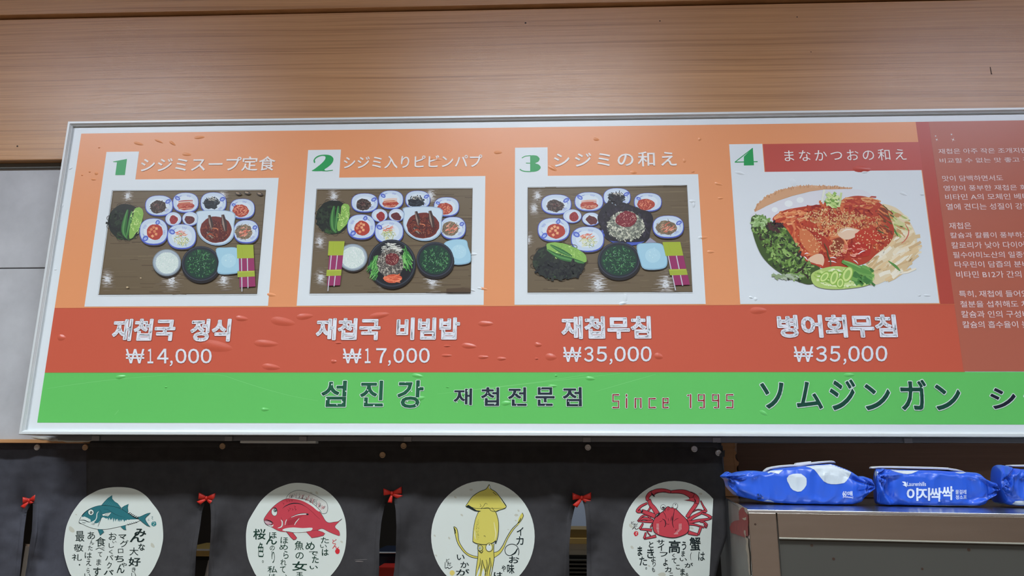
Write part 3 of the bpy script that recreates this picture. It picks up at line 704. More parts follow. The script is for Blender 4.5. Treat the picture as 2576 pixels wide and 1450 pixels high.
def cutlery(a, tl, tr, br, bl, k, y1=.30, y2=.62, y3=.76, sticks=((.25, 1.08), (.62, 1.0))):
    L = lambda u, v: (tl[0]*(1-u)*(1-v)+tr[0]*u*(1-v)+br[0]*u*v+bl[0]*(1-u)*v, tl[1]*(1-u)*(1-v)+tr[1]*u*(1-v)+br[1]*u*v+bl[1]*(1-u)*v)
    a.poly([L(.1, y1), L(1, y1), L(1, 1), L(.1, 1)], (146, 50, 98)); a.poly([L(.0, 0), L(1, 0), L(1, y1+.02), L(0, y1+.02)], (160, 176, 56))
    for u, v in sticks:
        a.line([L(u, y1+.02), L(u-.03, v)], 8*k, (168, 168, 180)); a.line([L(u+.02, y1+.02), L(u-.01, v-.01)], 3*k, (226, 228, 234))
    a.poly([L(0, y2), L(1, y2), L(1, y3), L(0, y3)], (158, 172, 60)); a.line([L(.05, y2+.02), L(.95, y2+.02)], 2.5*k, (204, 216, 100)); a.line([L(.3, .04), L(.34, .26)], 2*k, (150, 168, 40))
def table(a, tl, tr, br, bl, k, glows):
    a.poly([tl, tr, br, bl], (106, 92, 71)); W_, H_ = tr[0]-tl[0], bl[1]-tl[1]
    L = lambda u, v: (tl[0]*(1-u)*(1-v)+tr[0]*u*(1-v)+br[0]*u*v+bl[0]*(1-u)*v, tl[1]*(1-u)*(1-v)+tr[1]*u*(1-v)+br[1]*u*v+bl[1]*(1-u)*v)
    for i in range(170):
        u, v = random.random(), random.random(); l = random.uniform(.05, .25); u1 = min(1, u+l)
        a.line([L(u, v), L((u+u1)/2, min(1, max(0, v+random.uniform(-.004, .004)))), L(u1, v)], random.uniform(2, 7)*k, random.choice([(88, 74, 56), (110, 96, 74), (94, 80, 60), (120, 106, 82), (84, 70, 54), (104, 90, 68)]), adv=(i % 20 == 0))
    for u, v, r in glows:      # window light printed on the table top: broken horizontal streaks
        x, y = L(u, v)
        for j, (c, f) in enumerate((((116, 104, 90), 1.25), ((138, 128, 116), 1), ((164, 158, 150), .75), ((190, 190, 190), .52), ((218, 222, 226), .3))):
            for q in range(34):
                rr = math.sqrt(random.random())*f; th = random.uniform(0, 6.28)
                X = x+math.cos(th)*rr*r*k*.62; Y_ = y+math.sin(th)*rr*r*k; l = r*k*.34*f*random.uniform(.5, 1.2)
                Y_ = min(max(Y_, tl[1]+4), bl[1]-5); fr = (Y_-tl[1])/H_; lo = tl[0]+4+(bl[0]-tl[0])*fr; hi = tr[0]-4+(br[0]-tr[0])*fr
                if X < lo-10 or X > hi+10: continue
                a.line([(max(lo, X-l), Y_), (min(hi, max(X, lo)), Y_-1), (min(hi, max(lo, X+l)), Y_)], random.uniform(4, 8)*k, c, adv=(q == 0), taper=.7)
def rim(a, tl, tr, br, bl, k): a.line([tl, tr, br, bl, tl], 3*k, (52, 50, 46))

def mkphoto(i, o, sc, fn):
    a = Art(lambda x, y, l: sgn(x, y, l), o=o, sc=sc, lift=.0010, step=.000008); fn(a)
    return a.build('dish_photo', M_PRINT, panels[i][0])
def ph1(a):
    c = ((825, 583), (1942, 577), (1877, 1335), (722, 1341)); k = .88
    table(a, *c, k, [(.1, .05, 60), (.72, .05, 60), (.04, .85, 80), (.45, .86, 110), (.78, .86, 90)])
    basket(a, 918, 812, 135, 140, k); greens(a, [(935, 720), (915, 800), (905, 880), (930, 930)], k, 44); greens(a, [(965, 730), (950, 820), (925, 925)], k, 34)
    lettuce(a, [(985, 715), (1030, 705), (1048, 750), (1030, 830), (990, 900), (950, 935), (945, 870), (970, 790)], k)
    plate(a, 1163, 692, 102, 76, [(-.6, 1)], k=k); food(a, 'brown', 1158, 700, 62, 46, k)
    plate(a, 1357, 670, 95, 74, [(-2.5, 1)], k=k); food(a, 'kimchi', 1357, 684, 62, 40, k)
    plate(a, 1560, 672, 95, 78, [(-.5, 1)], k=k); food(a, 'black', 1545, 672, 56, 46, k)
    plate(a, 1770, 715, 92, 74, [(-2.6, .8)], k=k); food(a, 'redstrand', 1758, 728, 60, 46, k)
    plate(a, 1268, 790, 60, 52, sq=1, k=k); food(a, 'paste', 1270, 795, 30, 32, k); plate(a, 1392, 788, 60, 52, sq=1, k=k); food(a, 'paste2', 1388, 795, 38, 30, k)
    plate(a, 1125, 882, 104, 98, [(-1.2, .8), (2.4, 1)], k=k); food(a, 'cube', 1125, 885, 58, 58, k)
    plate(a, 1330, 918, 106, 92, [(-2.6, 1)], k=k); food(a, 'sprout', 1325, 925, 62, 62, k)
    plate(a, 1800, 882, 92, 86, [(-.5, .9)], k=k); food(a, 'glass', 1782, 885, 62, 54, k)
    stew(a, 1580, 855, 140, 124, k)
    rice(a, 1222, 1108, 104, 98, k); soup(a, 1470, 1115, 140, 128, k)
    bluedish(a, [(1580, 1010), (1650, 998), (1735, 1003), (1760, 1070), (1755, 1165), (1700, 1190), (1595, 1185), (1600, 1100)], k)
    cutlery(a, (1732, 978), (1852, 978), (1868, 1282), (1740, 1290), k, .30, .62, .76, ((.25, 1.1), (.6, 1.03)))
    for x, y in ((1742, 605), (1808, 600), (1900, 608)): a.ell(x, y, 24, 12, (66, 56, 48), .25, 14); a.ell(x-4, y-3, 15, 6, (150, 132, 110), .25, 12)
    a.ell(1033, 1220, 6, 4, (190, 170, 140), 0, 8); a.ell(935, 1288, 9, 6, (196, 176, 140), 0, 8); rim(a, *c, k)
def banchan(a, k, L):
    for kind, cx, cy, rx, ry, deco, fx, fy, frx, fry in L:
        plate(a, cx, cy, rx, ry, deco, k=k, sq=1 if kind.startswith('paste') else .82); food(a, kind, fx, fy, frx, fry, k)
def ph2(a):
    c = ((257, 452), (1546, 444), (1531, 1310), (197, 1316)); k = 1
    table(a, *c, k, [(.11, .07, 70), (.73, .07, 80), (.04, .5, 70), (.06, .85, 70), (.76, .88, 110), (.45, .9, 60)])
    basket(a, 392, 685, 148, 150, k); greens(a, [(400, 590), (385, 680), (390, 770), (420, 810)], k, 46); greens(a, [(435, 590), (425, 690), (410, 800)], k, 36)
    lettuce(a, [(465, 585), (510, 575), (528, 620), (520, 700), (490, 760), (430, 800), (425, 740), (450, 670)], k)
    banchan(a, k, [('brown', 652, 565, 112, 80, [(-.5, 1)], 640, 580, 62, 48), ('kimchi', 870, 540, 104, 78, [(-2.5, 1)], 865, 562, 66, 42), ('black', 1092, 540, 104, 76, [(-.5, 1)], 1080, 555, 66, 50),
                   ('redstrand', 1330, 598, 106, 80, [(-2.6, .8)], 1315, 615, 66, 50), ('paste', 776, 670, 68, 55, [], 785, 678, 34, 38), ('paste2', 916, 668, 66, 55, [], 915, 680, 42, 32),
                   ('cube', 625, 765, 118, 104, [(-1.2, .8), (2.4, 1)], 622, 775, 64, 62), ('sprout', 855, 805, 120, 98, [(-2.6, 1)], 850, 810, 66, 66), ('glass', 1385, 775, 106, 94, [(-.5, .9)], 1362, 780, 68, 58)])
    stew(a, 1136, 740, 164, 138, k)
    bluedish(a, [(1310, 905), (1390, 870), (1490, 875), (1510, 930), (1535, 1010), (1515, 1065), (1390, 1075), (1330, 1000)], k)
    soup(a, 1236, 1035, 154, 145, k); rice(a, 555, 1018, 122, 112, k)
    a.ell(880, 1078, 200, 205, (26, 24, 28), 0, 34); a.ell(878, 1068, 198, 198, (34, 38, 46), 0, 36); a.ring(878, 1068, 188, 188, 5, (66, 72, 84), 36); a.ell(878, 1072, 172, 172, (26, 28, 34), 0, 34)
    a.scatter(875, 945, 75, 40, 60, 60, 5, [(214, 216, 206), (236, 236, 226), (186, 190, 180)], .1)
    a.scatter(735, 1110, 42, 85, 60, 70, 7, [(60, 132, 58), (84, 160, 76), (120, 186, 100), (44, 104, 48)], -1.1); a.scatter(1000, 1035, 40, 75, 55, 70, 7, [(60, 132, 58), (84, 160, 76), (130, 194, 110)], 1.2)
    a.ell(868, 1070, 105, 115, (84, 80, 76), 0, 22, .08)
    a.scatter(866, 1070, 108, 118, 340, 18, 8, [(132, 126, 116), (98, 92, 88), (166, 160, 148), (62, 60, 60), (184, 178, 164)], curve=.5)
    a.ell(880, 1035, 58, 52, (106, 38, 44), 0, 18, .08); a.dots(882, 1030, 52, 46, 70, 3.2, [(220, 180, 160), (164, 70, 70), (90, 30, 36)])
    a.ell(888, 1195, 74, 36, (206, 92, 62), -.1, 18, .05); a.scatter(888, 1195, 64, 28, 30, 70, 6, [(226, 120, 84), (190, 76, 52), (236, 140, 104)], -.1)
    cutlery(a, (358, 885), (488, 885), (450, 1250), (330, 1255), k, .30, .64, .78, ((.22, 1.12), (.62, 1.02)))
    a.sharp([(1330, 1278), (1470, 1270), (1530, 1275), (1530, 1308), (1330, 1308)], (84, 68, 52)); rim(a, *c, k)
def ph3(a):
    c = ((224, 438), (1541, 421), (1587, 1304), (222, 1308)); k = 1.03
    table(a, *c, k, [(.06, .08, 60), (.04, .2, 60), (.0, .5, 60), (.43, .92, 130), (.84, .92, 120)])
    banchan(a, k, [('brown', 460, 578, 126, 84, [(-.6, 1)], 450, 590, 72, 50), ('kimchi', 730, 555, 120, 80, [(-2.5, 1)], 730, 575, 74, 42), ('black', 962, 520, 114, 78, [(-.5, 1)], 960, 520, 70, 46),
                   ('redstrand', 1218, 560, 116, 78, [(-2.6, .8)], 1200, 578, 74, 48), ('paste', 592, 676, 78, 58, [], 605, 682, 38, 40), ('paste2', 748, 700, 76, 56, [], 750, 708, 48, 36),
                   ('cube', 438, 788, 134, 98, [(-1.2, .8), (2.4, 1)], 445, 800, 76, 62)])
    for t in range(1): a.ell(1035, 800, 200, 120, (72, 92, 180), .1, 30)
    a.shape([(830, 620), (890, 560), (960, 590), (1000, 560), (1090, 590), (1160, 620), (1230, 640), (1262, 700), (1240, 800), (1220, 870), (1140, 890), (1000, 890), (880, 870), (850, 800), (800, 700)], (34, 30, 40))
    a.scatter(1030, 740, 205, 150, 200, 44, 16, [(40, 34, 46), (28, 26, 32), (52, 46, 60), (44, 40, 44)], curve=.3)
    a.scatter(940, 540, 60, 50, 30, 40, 14, [(30, 26, 32), (42, 38, 46)], curve=.3)
    a.ell(1035, 755, 150, 118, (120, 124, 112), 0, 26, .07); a.scatter(1035, 760, 158, 122, 430, 20, 10, [(156, 160, 142), (186, 188, 168), (110, 116, 104), (206, 206, 188), (84, 88, 84)], curve=.5)
    a.ell(1040, 700, 88, 66, (122, 36, 48), -.15, 24, .06); a.dots(1040, 698, 84, 60, 150, 3.2, [(226, 190, 170), (164, 62, 72), (96, 26, 38), (206, 150, 140)])
    banchan(a, k, [('sprout', 718, 868, 138, 106, [(-2.6, 1)], 715, 870, 76, 68), ('glass', 1386, 765, 130, 94, [(-.5, .9)], 1372, 772, 84, 58)])
    basket(a, 480, 1050, 232, 158, k)
    lettuce(a, [(380, 910), (480, 895), (600, 930), (700, 1000), (700, 1060), (600, 1040), (500, 990), (400, 970)], k)
    greens(a, [(385, 955), (480, 1010), (590, 1040), (690, 1065)], k, 42); greens(a, [(410, 915), (500, 965), (590, 1010)], k, 34)
    a.scatter(490, 1120, 200, 70, 120, 60, 20, [(26, 30, 34), (34, 40, 38), (44, 48, 44), (20, 22, 28)], curve=.3)
    soup(a, 978, 1040, 176, 150, k)
    bluedish(a, [(1125, 920), (1200, 900), (1320, 903), (1355, 950), (1380, 1050), (1345, 1110), (1190, 1115), (1150, 1040)], k)
    a.sharp([(1195, 898), (1235, 855), (1290, 895)], (150, 150, 170))
    cutlery(a, (1338, 892), (1485, 890), (1565, 1245), (1420, 1250), k, .30, .63, .77, ((.14, 1.12), (.6, 1.02))); rim(a, *c, k)
def ph4(a):
    rnd = random.uniform
    # bread-brown fringe and white plate edge
    arc = [(322, 632), (350, 570), (420, 510), (520, 462), (640, 432), (780, 418), (900, 425), (1000, 428), (1130, 440)]
    a.poly(arc+[(1130, 446), (1000, 452), (900, 452), (780, 470), (640, 505), (520, 545), (420, 590), (330, 640)], (206, 160, 122))
    for i in range(160):
        t = random.random()*(len(arc)-1); j = int(t); f = t-j; x = arc[j][0]*(1-f)+arc[min(j+1, 8)][0]*f; y = arc[j][1]*(1-f)+arc[min(j+1, 8)][1]*f
        a.line([(x, y+rnd(0, 24)), (x+rnd(-5, 5), y+rnd(-10, 4))], rnd(4, 9), random.choice([(196, 148, 108), (214, 172, 134), (184, 136, 98), (206, 158, 116)]), adv=(i % 30 == 0))
    a.poly(smooth_curve([(310, 650), (420, 595), (560, 535), (780, 475), (900, 456), (1130, 450), (1250, 470), (1300, 560), (900, 640), (500, 720), (300, 690)], True, 3), (214, 216, 222))
    for x, y, r in ((605, 570, 34), (490, 620, 26), (700, 540, 30)): a.ell(x, y, r, r*.8, (226, 232, 232), 0, 16)
    # cabbage at right
    a.poly(smooth_curve([(1340, 600), (1460, 590), (1560, 660), (1640, 780), (1672, 900), (1650, 1000), (1560, 1110), (1430, 1200), (1290, 1250), (1230, 1180), (1260, 1050), (1400, 900)], True, 4), (222, 206, 170))
    a.scatter(1450, 960, 210, 230, 110, 130, 26, [(232, 220, 190), (214, 190, 146), (236, 228, 208), (222, 196, 150), (206, 176, 130)], -.6, .2)
    a.scatter(1490, 740, 110, 110, 60, 80, 16, [(206, 206, 150), (168, 186, 104), (226, 220, 186), (196, 150, 100)], .5, .3)
    a.stroke([(1570, 740), (1600, 800), (1580, 860), (1540, 900)], 9, (200, 100, 80), .5); a.stroke([(1430, 1045), (1490, 1090), (1530, 1130)], 22, (96, 146, 74), .8); a.stroke([(1440, 730), (1480, 790), (1510, 840)], 18, (80, 126, 60), .7)
    # red mass
    a.poly(smooth_curve([(470, 700), (560, 630), (700, 600), (830, 585), (1000, 590), (1060, 530), (1180, 505), (1300, 530), (1400, 600), (1450, 700), (1480, 800), (1440, 900), (1330, 990), (1230, 1070), (1000, 1110), (860, 1100), (740, 1040), (640, 900), (560, 780)], True, 4), (176, 64, 42))
    a.scatter(980, 800, 420, 230, 420, 90, 20, [(196, 84, 50), (168, 52, 38), (206, 104, 62), (146, 40, 32), (214, 128, 84), (182, 66, 44), (156, 46, 34)], None, .4, 12)
    a.scatter(640, 680, 130, 60, 70, 60, 14, [(214, 120, 76), (226, 150, 100), (190, 76, 50), (232, 176, 130)], -.3, .6)
    a.scatter(1200, 560, 150, 45, 60, 70, 14, [(196, 88, 56), (176, 58, 44), (220, 160, 110), (206, 120, 70)], .1, .4)
    a.scatter(1400, 720, 70, 120, 60, 60, 12, [(190, 80, 50), (212, 130, 80), (130, 60, 40), (90, 90, 50)], .6, .4)
    # squid and fish pieces
    a.shape([(700, 780), (760, 790), (820, 850), (860, 950), (830, 1000), (760, 960), (700, 880)], (206, 118, 74), k=4); a.shape([(790, 760), (850, 790), (930, 880), (980, 960), (970, 1000), (900, 950), (830, 850)], (172, 56, 40), k=4)
    a.stroke([(950, 850), (1030, 850), (1080, 920), (1060, 1000)], 34, (210, 122, 78), .5); a.stroke([(955, 845), (1035, 842), (1090, 915), (1072, 1000)], 9, (232, 170, 120), .6)
    a.ell(1010, 915, 50, 66, (140, 60, 36), .5, 18, .05)
    a.shape([(1010, 800), (1080, 765), (1160, 780), (1200, 800), (1150, 850), (1080, 870), (1020, 840)], (226, 196, 168)); a.stroke([(1040, 810), (1090, 785), (1150, 790)], 10, (240, 226, 210), .7)
    a.ell(1260, 850, 110, 62, (188, 60, 40), .1, 22, .05); a.ell(1200, 950, 90, 60, (178, 48, 36), .3, 20, .05)
    a.shape([(760, 1040), (820, 995), (880, 990), (900, 1040), (880, 1095), (830, 1070)], (226, 190, 160)); a.stroke([(830, 1075), (870, 1085), (890, 1100)], 14, (200, 74, 50), .6)
    a.scatter(1130, 970, 130, 70, 30, 50, 10, [(214, 110, 90), (160, 36, 30), (232, 160, 140)], .2, .5)
    for p in (((735, 990), (770, 985)), ((730, 1010), (760, 1040)), ((945, 1020), (1000, 1025)), ((930, 1050), (1000, 1060)), ((1140, 1040), (1180, 1070)), ((1180, 990), (1240, 960))):
        a.stroke([p[0], ((p[0][0]+p[1][0])/2, (p[0][1]+p[1][1])/2-6), p[1]], 9, (238, 226, 226), .7)
    # sesame
    a.dots(980, 680, 250, 70, 330, 6.5, [(222, 178, 124), (206, 154, 98), (236, 200, 150), (190, 132, 84)]); a.dots(930, 780, 120, 60, 110, 6, [(222, 178, 124), (206, 154, 98), (236, 200, 150)])
    a.dots(1160, 720, 210, 60, 200, 6, [(222, 178, 124), (212, 162, 104), (190, 132, 84)]); a.dots(1000, 940, 60, 70, 70, 6, [(222, 178, 124), (236, 200, 150)]); a.dots(780, 870, 110, 120, 60, 6, [(226, 186, 136)]); a.dots(1300, 880, 150, 90, 60, 6, [(226, 186, 136)])
    # scallion behind
    a.scatter(970, 540, 60, 60, 50, 50, 18, [(150, 190, 96), (186, 212, 130), (116, 160, 70), (210, 224, 160)], .4, .6); a.line([(1040, 480), (1030, 560), (1020, 600)], 16, (196, 214, 150)); a.line([(900, 455), (890, 500), (880, 560)], 18, (224, 228, 214))
    # lettuce at left
    a.poly(smooth_curve([(295, 690), (340, 665), (410, 680), (440, 720), (540, 740), (600, 800), (660, 900), (720, 1040), (860, 1100), (860, 1200), (780, 1240), (680, 1215), (560, 1160), (460, 1090), (380, 1000), (330, 890), (300, 780)], True, 4), (66, 88, 44))
    gcol = [(96, 130, 58), (60, 84, 42), (122, 158, 78), (44, 56, 38), (84, 114, 54), (144, 178, 100), (54, 44, 40), (110, 146, 76)]
    for cx, cy, rx, ry, n in ((380, 760, 80, 80, 90), (480, 850, 110, 110, 130), (560, 980, 130, 120, 150), (680, 1110, 130, 90, 130)): a.scatter(cx, cy, rx, ry, n, 46, 17, gcol, None, .7)
    a.scatter(360, 720, 60, 50, 50, 40, 14, [(150, 184, 120), (176, 204, 150), (120, 156, 90)], None, .7); a.scatter(490, 760, 60, 40, 30, 40, 16, [(66, 44, 44), (84, 52, 50), (50, 34, 36)], None, .6)
    a.scatter(600, 1180, 130, 20, 30, 50, 18, [(140, 160, 120), (170, 184, 160)], .4, .3)
    # scallion rings in front
    a.poly(smooth_curve([(790, 1160), (880, 1110), (1000, 1090), (1100, 1100), (1220, 1090), (1300, 1130), (1310, 1200), (1250, 1250), (1100, 1275), (940, 1280), (820, 1250)], True, 4), (176, 202, 116))
    a.scatter(1050, 1190, 220, 70, 130, 70, 16, [(198, 220, 140), (156, 190, 90), (216, 230, 170), (128, 170, 74), (226, 234, 200)], .2, .5)
    a.scatter(1220, 1170, 90, 70, 50, 80, 24, [(84, 142, 72), (112, 166, 84), (66, 120, 60)], .7, .4); a.stroke([(1045, 1050), (1120, 1080), (1200, 1120), (1290, 1150)], 48, (94, 150, 72), .5); a.stroke([(1060, 1045), (1130, 1070), (1200, 1105)], 12, (140, 184, 110), .6)
    for x, y, rx, ry, t in ((980, 1185, 34, 62, .3), (1090, 1160, 40, 66, .4), (1030, 1230, 30, 40, .2), (900, 1180, 30, 50, .7)):
        a.ell(x, y, rx, ry, (204, 224, 140), t, 18); a.ring(x, y, rx, ry, 8, (138, 182, 74), 20, t); a.ell(x, y, rx*.5, ry*.62, (150, 190, 96), t, 14)
    a.stroke([(895, 900), (920, 950), (930, 1000), (950, 1050), (950, 1090)], 12, (92, 80, 50), .6)
for i, (o, sc, fn) in enumerate((((0, 280), 2.9, ph1), ((720, 340), 3.2963, ph2), ((1260, 340), 3.2963, ph3), ((1800, 340), 3.2963, ph4))): mkphoto(i, o, sc, fn)
# ------------------------------------------------------------------ the noren curtains
def ramp_pts(L, y):
    if y <= L[0][1]: return L[0][0]
    for (x0, y0), (x1, y1) in zip(L, L[1:]):
        if y <= y1: return x0+(x1-x0)*(y-y0)/(y1-y0)
    (x0, y0), (x1, y1) = L[-2], L[-1]
    return x1+(x1-x0)*(y-y1)/(y1-y0)*.5
S1L = [(82, 1264), (78, 1270), (68, 1288), (61, 1340), (58, 1375), (54, 1410), (50, 1450), (40, 1600)]; S1R = [(82, 1264), (84, 1270), (83, 1300), (81, 1338), (74, 1383), (69, 1420), (64, 1450), (52, 1600)]
S2L = [(524, 1256), (517, 1263), (508.6, 1288), (503.6, 1326), (498, 1360), (494, 1388), (490, 1450), (482, 1600)]; S2R = [(524, 1256), (528, 1263), (531, 1288), (531, 1338), (529, 1370), (527, 1400), (525, 1450), (520, 1600)]
S3L = [(984, 1246), (977, 1253), (967, 1276), (959.6, 1313), (955, 1363), (954, 1413), (953, 1450), (952, 1600)]; S3R = [(984, 1246), (990.6, 1253), (995.5, 1283), (997.5, 1326), (996, 1388), (992, 1437), (990, 1450), (984, 1600)]
S4L = [(1462, 1253), (1454, 1260), (1446, 1274), (1438, 1308), (1435, 1338), (1431.6, 1383), (1431.6, 1450), (1431, 1600)]; S4R = [(1462, 1253), (1466, 1260), (1470.6, 1276), (1474, 1306), (1475.6, 1338), (1476, 1450), (1477, 1600)]
EDGE = [(1808, 1109), (1811, 1115), (1819, 1132), (1816.5, 1142), (1816, 1162), (1822, 1194), (1824.5, 1251), (1826, 1313), (1829, 1344), (1824.5, 1363), (1812, 1400), (1800, 1450), (1790, 1600)]
SLX = [82, 524, 984, 1462]
DISCS = [(304, 1355, 150, 160), (746, 1350, 152, 160), (1216, 1350, 155, 165), (1690, 1345, 150, 165)]
def wave(px, py):
    """depth of the hanging cloth: folds beside the slits, flat where the discs are printed"""
    k = 1.0
    for cx, cy, rx, ry in DISCS:
        d = math.hypot((px-cx)/rx, (py-cy)/ry); k = min(k, max(0, min(1, (d-1.0)/.3)))
    low = max(0, min(1, (py-1120)/160))
    w = 0
    for s in SLX:
        d = px-s; w += .013*low*math.exp(-(d/26)**2)*(1 if d < 0 else -1)*math.sin(min(1, abs(d)/14)*1.57)
        w += .009*low*math.exp(-(d/70)**2)*math.sin((d*.5+py*.35)*.09)
    w += .005*low*math.sin(px*.021+py*.006)+.006*noise.noise(Vector((px*.012, py*.010, 3)))
    w += .0024*noise.noise(Vector((px*.03, py*.05, 9)))
    if px > 1740: w += .012*((px-1740)/80)**2*low
    return w*k
def cloth(px, py, lift=0, base=YN):
    q = P(px, py, base+wave(px, py)); return Vector((q.x, q.y-lift, q.z))
def top_y(x): return 1114 + 1.5*math.sin(x*.004) - (4 if 218 < x < 1800 else 0)
def curtain(name, panels_, x_top0, x_top1, base, m):
    vs, fs, key = [], [], {}
    ys = [None]+[1122+i*7.5 for i in range(66)]
    def vid(x, y):
        k = (round(x, 2), round(y, 2))
        if k not in key:
            key[k] = len(vs); vs.append(cloth(x, y, 0, base))
        return key[k]
    for L, R in panels_:
        n = max(6, int((ramp_pts(R, 1300)-ramp_pts(L, 1300))/9)); rows = []
        for y in ys:
            yy = 1122 if y is None else y
            a, b = ramp_pts(L, yy), ramp_pts(R, yy)
            rows.append([vid(a+(b-a)*i/n, top_y(a+(b-a)*i/n) if y is None else y) for i in range(n+1)])
        for r0, r1 in zip(rows, rows[1:]):
            for i in range(n): fs.append((r0[i], r0[i+1], r1[i+1], r1[i]))
    o = mesh(name, vs, fs, m, smooth=True)
    s = o.modifiers.new('thickness', 'SOLIDIFY'); s.thickness = .0009; s.offset = -1
    return o
c1 = curtain('noren_curtain', [([(218, 1100), (218, 1600)], S2L), (S2R, S3L), (S3R, S4L), (S4R, EDGE)], 218, 1810, YN, M_NOREN)
tag(c1, 'wide charcoal split curtain printed with white discs, hanging right of the leftmost silver magnet', 'curtain')
c2 = curtain('noren_curtain', [([(-330, 1100), (-330, 1600)], S1L), (S1R, [(250, 1100), (250, 1600)])], 0, 218, YN+.003, M_NOREN2)
tag(c2, 'faded charcoal curtain at the far left, tucked behind the wide one', 'curtain')
# top hem: a stitched band
def hem(x0, x1, base, m, par, y0=1.5, h=14):
    vs, fs = [], []; n = int((x1-x0)/10)
    for i in range(n+1):
        x = x0+(x1-x0)*i/n; t = top_y(x)
        for dy, l in ((y0, .0015), (h, .0018), (h+1.5, .0004)): vs.append(cloth(x, t+dy, l, base))
    for i in range(n):
        for j in range(2): fs.append((i*3+j, i*3+3+j, i*3+4+j, i*3+1+j))
    mesh('hem', vs, fs, m, par, True)
hem(219, 1806, YN, M_NOREN, c1); hem(-325, 216, YN+.003, M_NOREN2, c2)
# side seam beside the overlap and stitched slit borders
for L, par, base in ((S1L, c2, YN+.003), (S1R, c2, YN+.003), (S2L, c1, YN), (S2R, c1, YN), (S3L, c1, YN), (S3R, c1, YN), (S4L, c1, YN), (S4R, c1, YN)):
    sg = -1 if L in (S1L, S2L, S3L, S4L) else 1
    vs, fs = [], []
    for i in range(48):
        y = 1268+i*7
        x = ramp_pts(L, y)
        for dx, l in ((0, .0012), (sg*6, .0016), (sg*12, .0012), (sg*13, .0002)): vs.append(cloth(x+dx, y, l, base))
        if i: b = (i-1)*4; fs += [(b+j, b+j+1, b+j+5, b+j+4) for j in range(3)]
    mesh('slit_border', vs, fs, par.data.materials[0], par, True)

# ---- ribbon bows
def bow(px, py, parent, base, L=.018, tilt=0.0, tails=((-.4, 1.0), (.6, .8)), up=(1, 1)):
    q = cloth(px, py, .004, base); vs, fs = [], []
    def strip(rows):
        b = len(vs)
        for r in rows: vs.extend(r)
        for i in range(len(rows)-1): fs.append((b+2*i, b+2*i+1, b+2*i+3, b+2*i+2))
    ct, st = math.cos(tilt), math.sin(tilt)
    def W3(x, y, z): return Vector((q.x+x*ct-z*st, q.y-y, q.z+x*st+z*ct))
    for s, ux in ((-1, up[0]), (1, up[1])):
        rows = []
        for i in range(15):
            t = i/14*math.pi*2; r = (1-math.cos(t))/2
            x = s*L*r*(1.15 if ux > .9 else 1); dep = .002+.0045*math.sin(t)*r**.4+.002*r; wz = .0022+.0052*r; zc = .004*r*ux
            rows.append([W3(x, dep, zc-wz), W3(x, dep+.001, zc+wz)])
        strip(rows)
    for a, l in tails:
        rows = []
        for i in range(7):
            t = i/6; x = a*.020*t; z = -.002-.017*l*t; w = .0022+.0032*t
            nx, nz = .9, a*.7
            rows.append([W3(x-nx*w, .003+.0025*math.sin(t*3), z-nz*w), W3(x+nx*w, .0036+.0025*math.sin(t*3), z+nz*w)])
        strip(rows)
    b = len(vs)       # knot
    for i in range(6):
        for j in range(10):
            th = math.pi*(i+.5)/6; ph = 2*math.pi*j/10; vs.append(W3(.0034*math.sin(th)*math.cos(ph), .005+.0032*math.sin(th)*math.sin(ph), .0044*math.cos(th)))
    for i in range(5):
        for j in range(10): fs.append((b+i*10+j, b+i*10+(j+1) % 10, b+(i+1)*10+(j+1) % 10, b+(i+1)*10+j))
    o = mesh('ribbon_bow', vs, fs, M_RIB, parent, True); s = o.modifiers.new('thickness', 'SOLIDIFY'); s.thickness = .0004
bow(80, 1259, c2, YN+.003, .0145, .12, ((-.75, .7), (.35, .3)), (.4, 1))
bow(524, 1253, c1, YN, .0185, -.02, ((-.85, .55), (.95, .62)), (.9, .8))
bow(988, 1241, c1, YN, .0185, .06, ((-.25, 1.05), (.95, .45)), (.9, 1.3))
bow(1463, 1252, c1, YN, .0200, .0, ((-.75, .95), (.9, .5)), (.6, .9))

# ---- magnets
MG = [(95, 1126, M_MAG, 'silver round magnet at the far left, on the faded curtain'), (216, 1126, M_MAGC, 'copper-toned round magnet where the two curtains overlap'),
      (561, 1123, M_MAGC, 'copper-toned round magnet above and right of the second red bow'), (963, 1145, M_MAGC, 'pale brass-toned round magnet set lower than the others, left of the third bow'),
      (1016, 1122, M_MAGC, 'brass-toned round magnet near the sign edge, right of the third bow'), (1479, 1126, M_MAG, 'silver round magnet above the fourth red bow'),
      (1746, 1130, M_MAG, 'silver round magnet above the crab disc'), (1807, 1140, M_MAG, 'silver magnet half covered by the curled corner of the curtain')]
for px, py, m, lab in MG:
    q = cloth(px, py, 0, YN if px > 218 or px > 200 else YN+.003); q.y = q.y-.0022
    o = empty('round_magnet', q); tag(o, lab, 'magnet', 'round magnets holding the curtains')
    vs, fs = [], []; prof = [(.0062, .002), (.0062, -.0014), (.0056, -.0022), (.0051, -.0022), (.0048, -.0018), (.003, -.0020), (.0012, -.0021)]; n = 28
    for r, y in prof:
        for i in range(n): vs.append((math.cos(6.28318*i/n)*r, y, math.sin(6.28318*i/n)*r))
    for j in range(len(prof)-1):
        for i in range(n): fs.append((j*n+i, j*n+(i+1) % n, (j+1)*n+(i+1) % n, (j+1)*n+i))
    fs.append(tuple(range((len(prof)-1)*n, len(prof)*n))); mesh('disc', vs, fs, m, o, True)
    rr = [(math.cos(6.28318*i/28)*.0064, -.0003, math.sin(6.28318*i/28)*.0064) for i in range(29)]
    bobj('rim', lambda bm: bm_tube(bm, rr, .0005, 6), m, o, True)
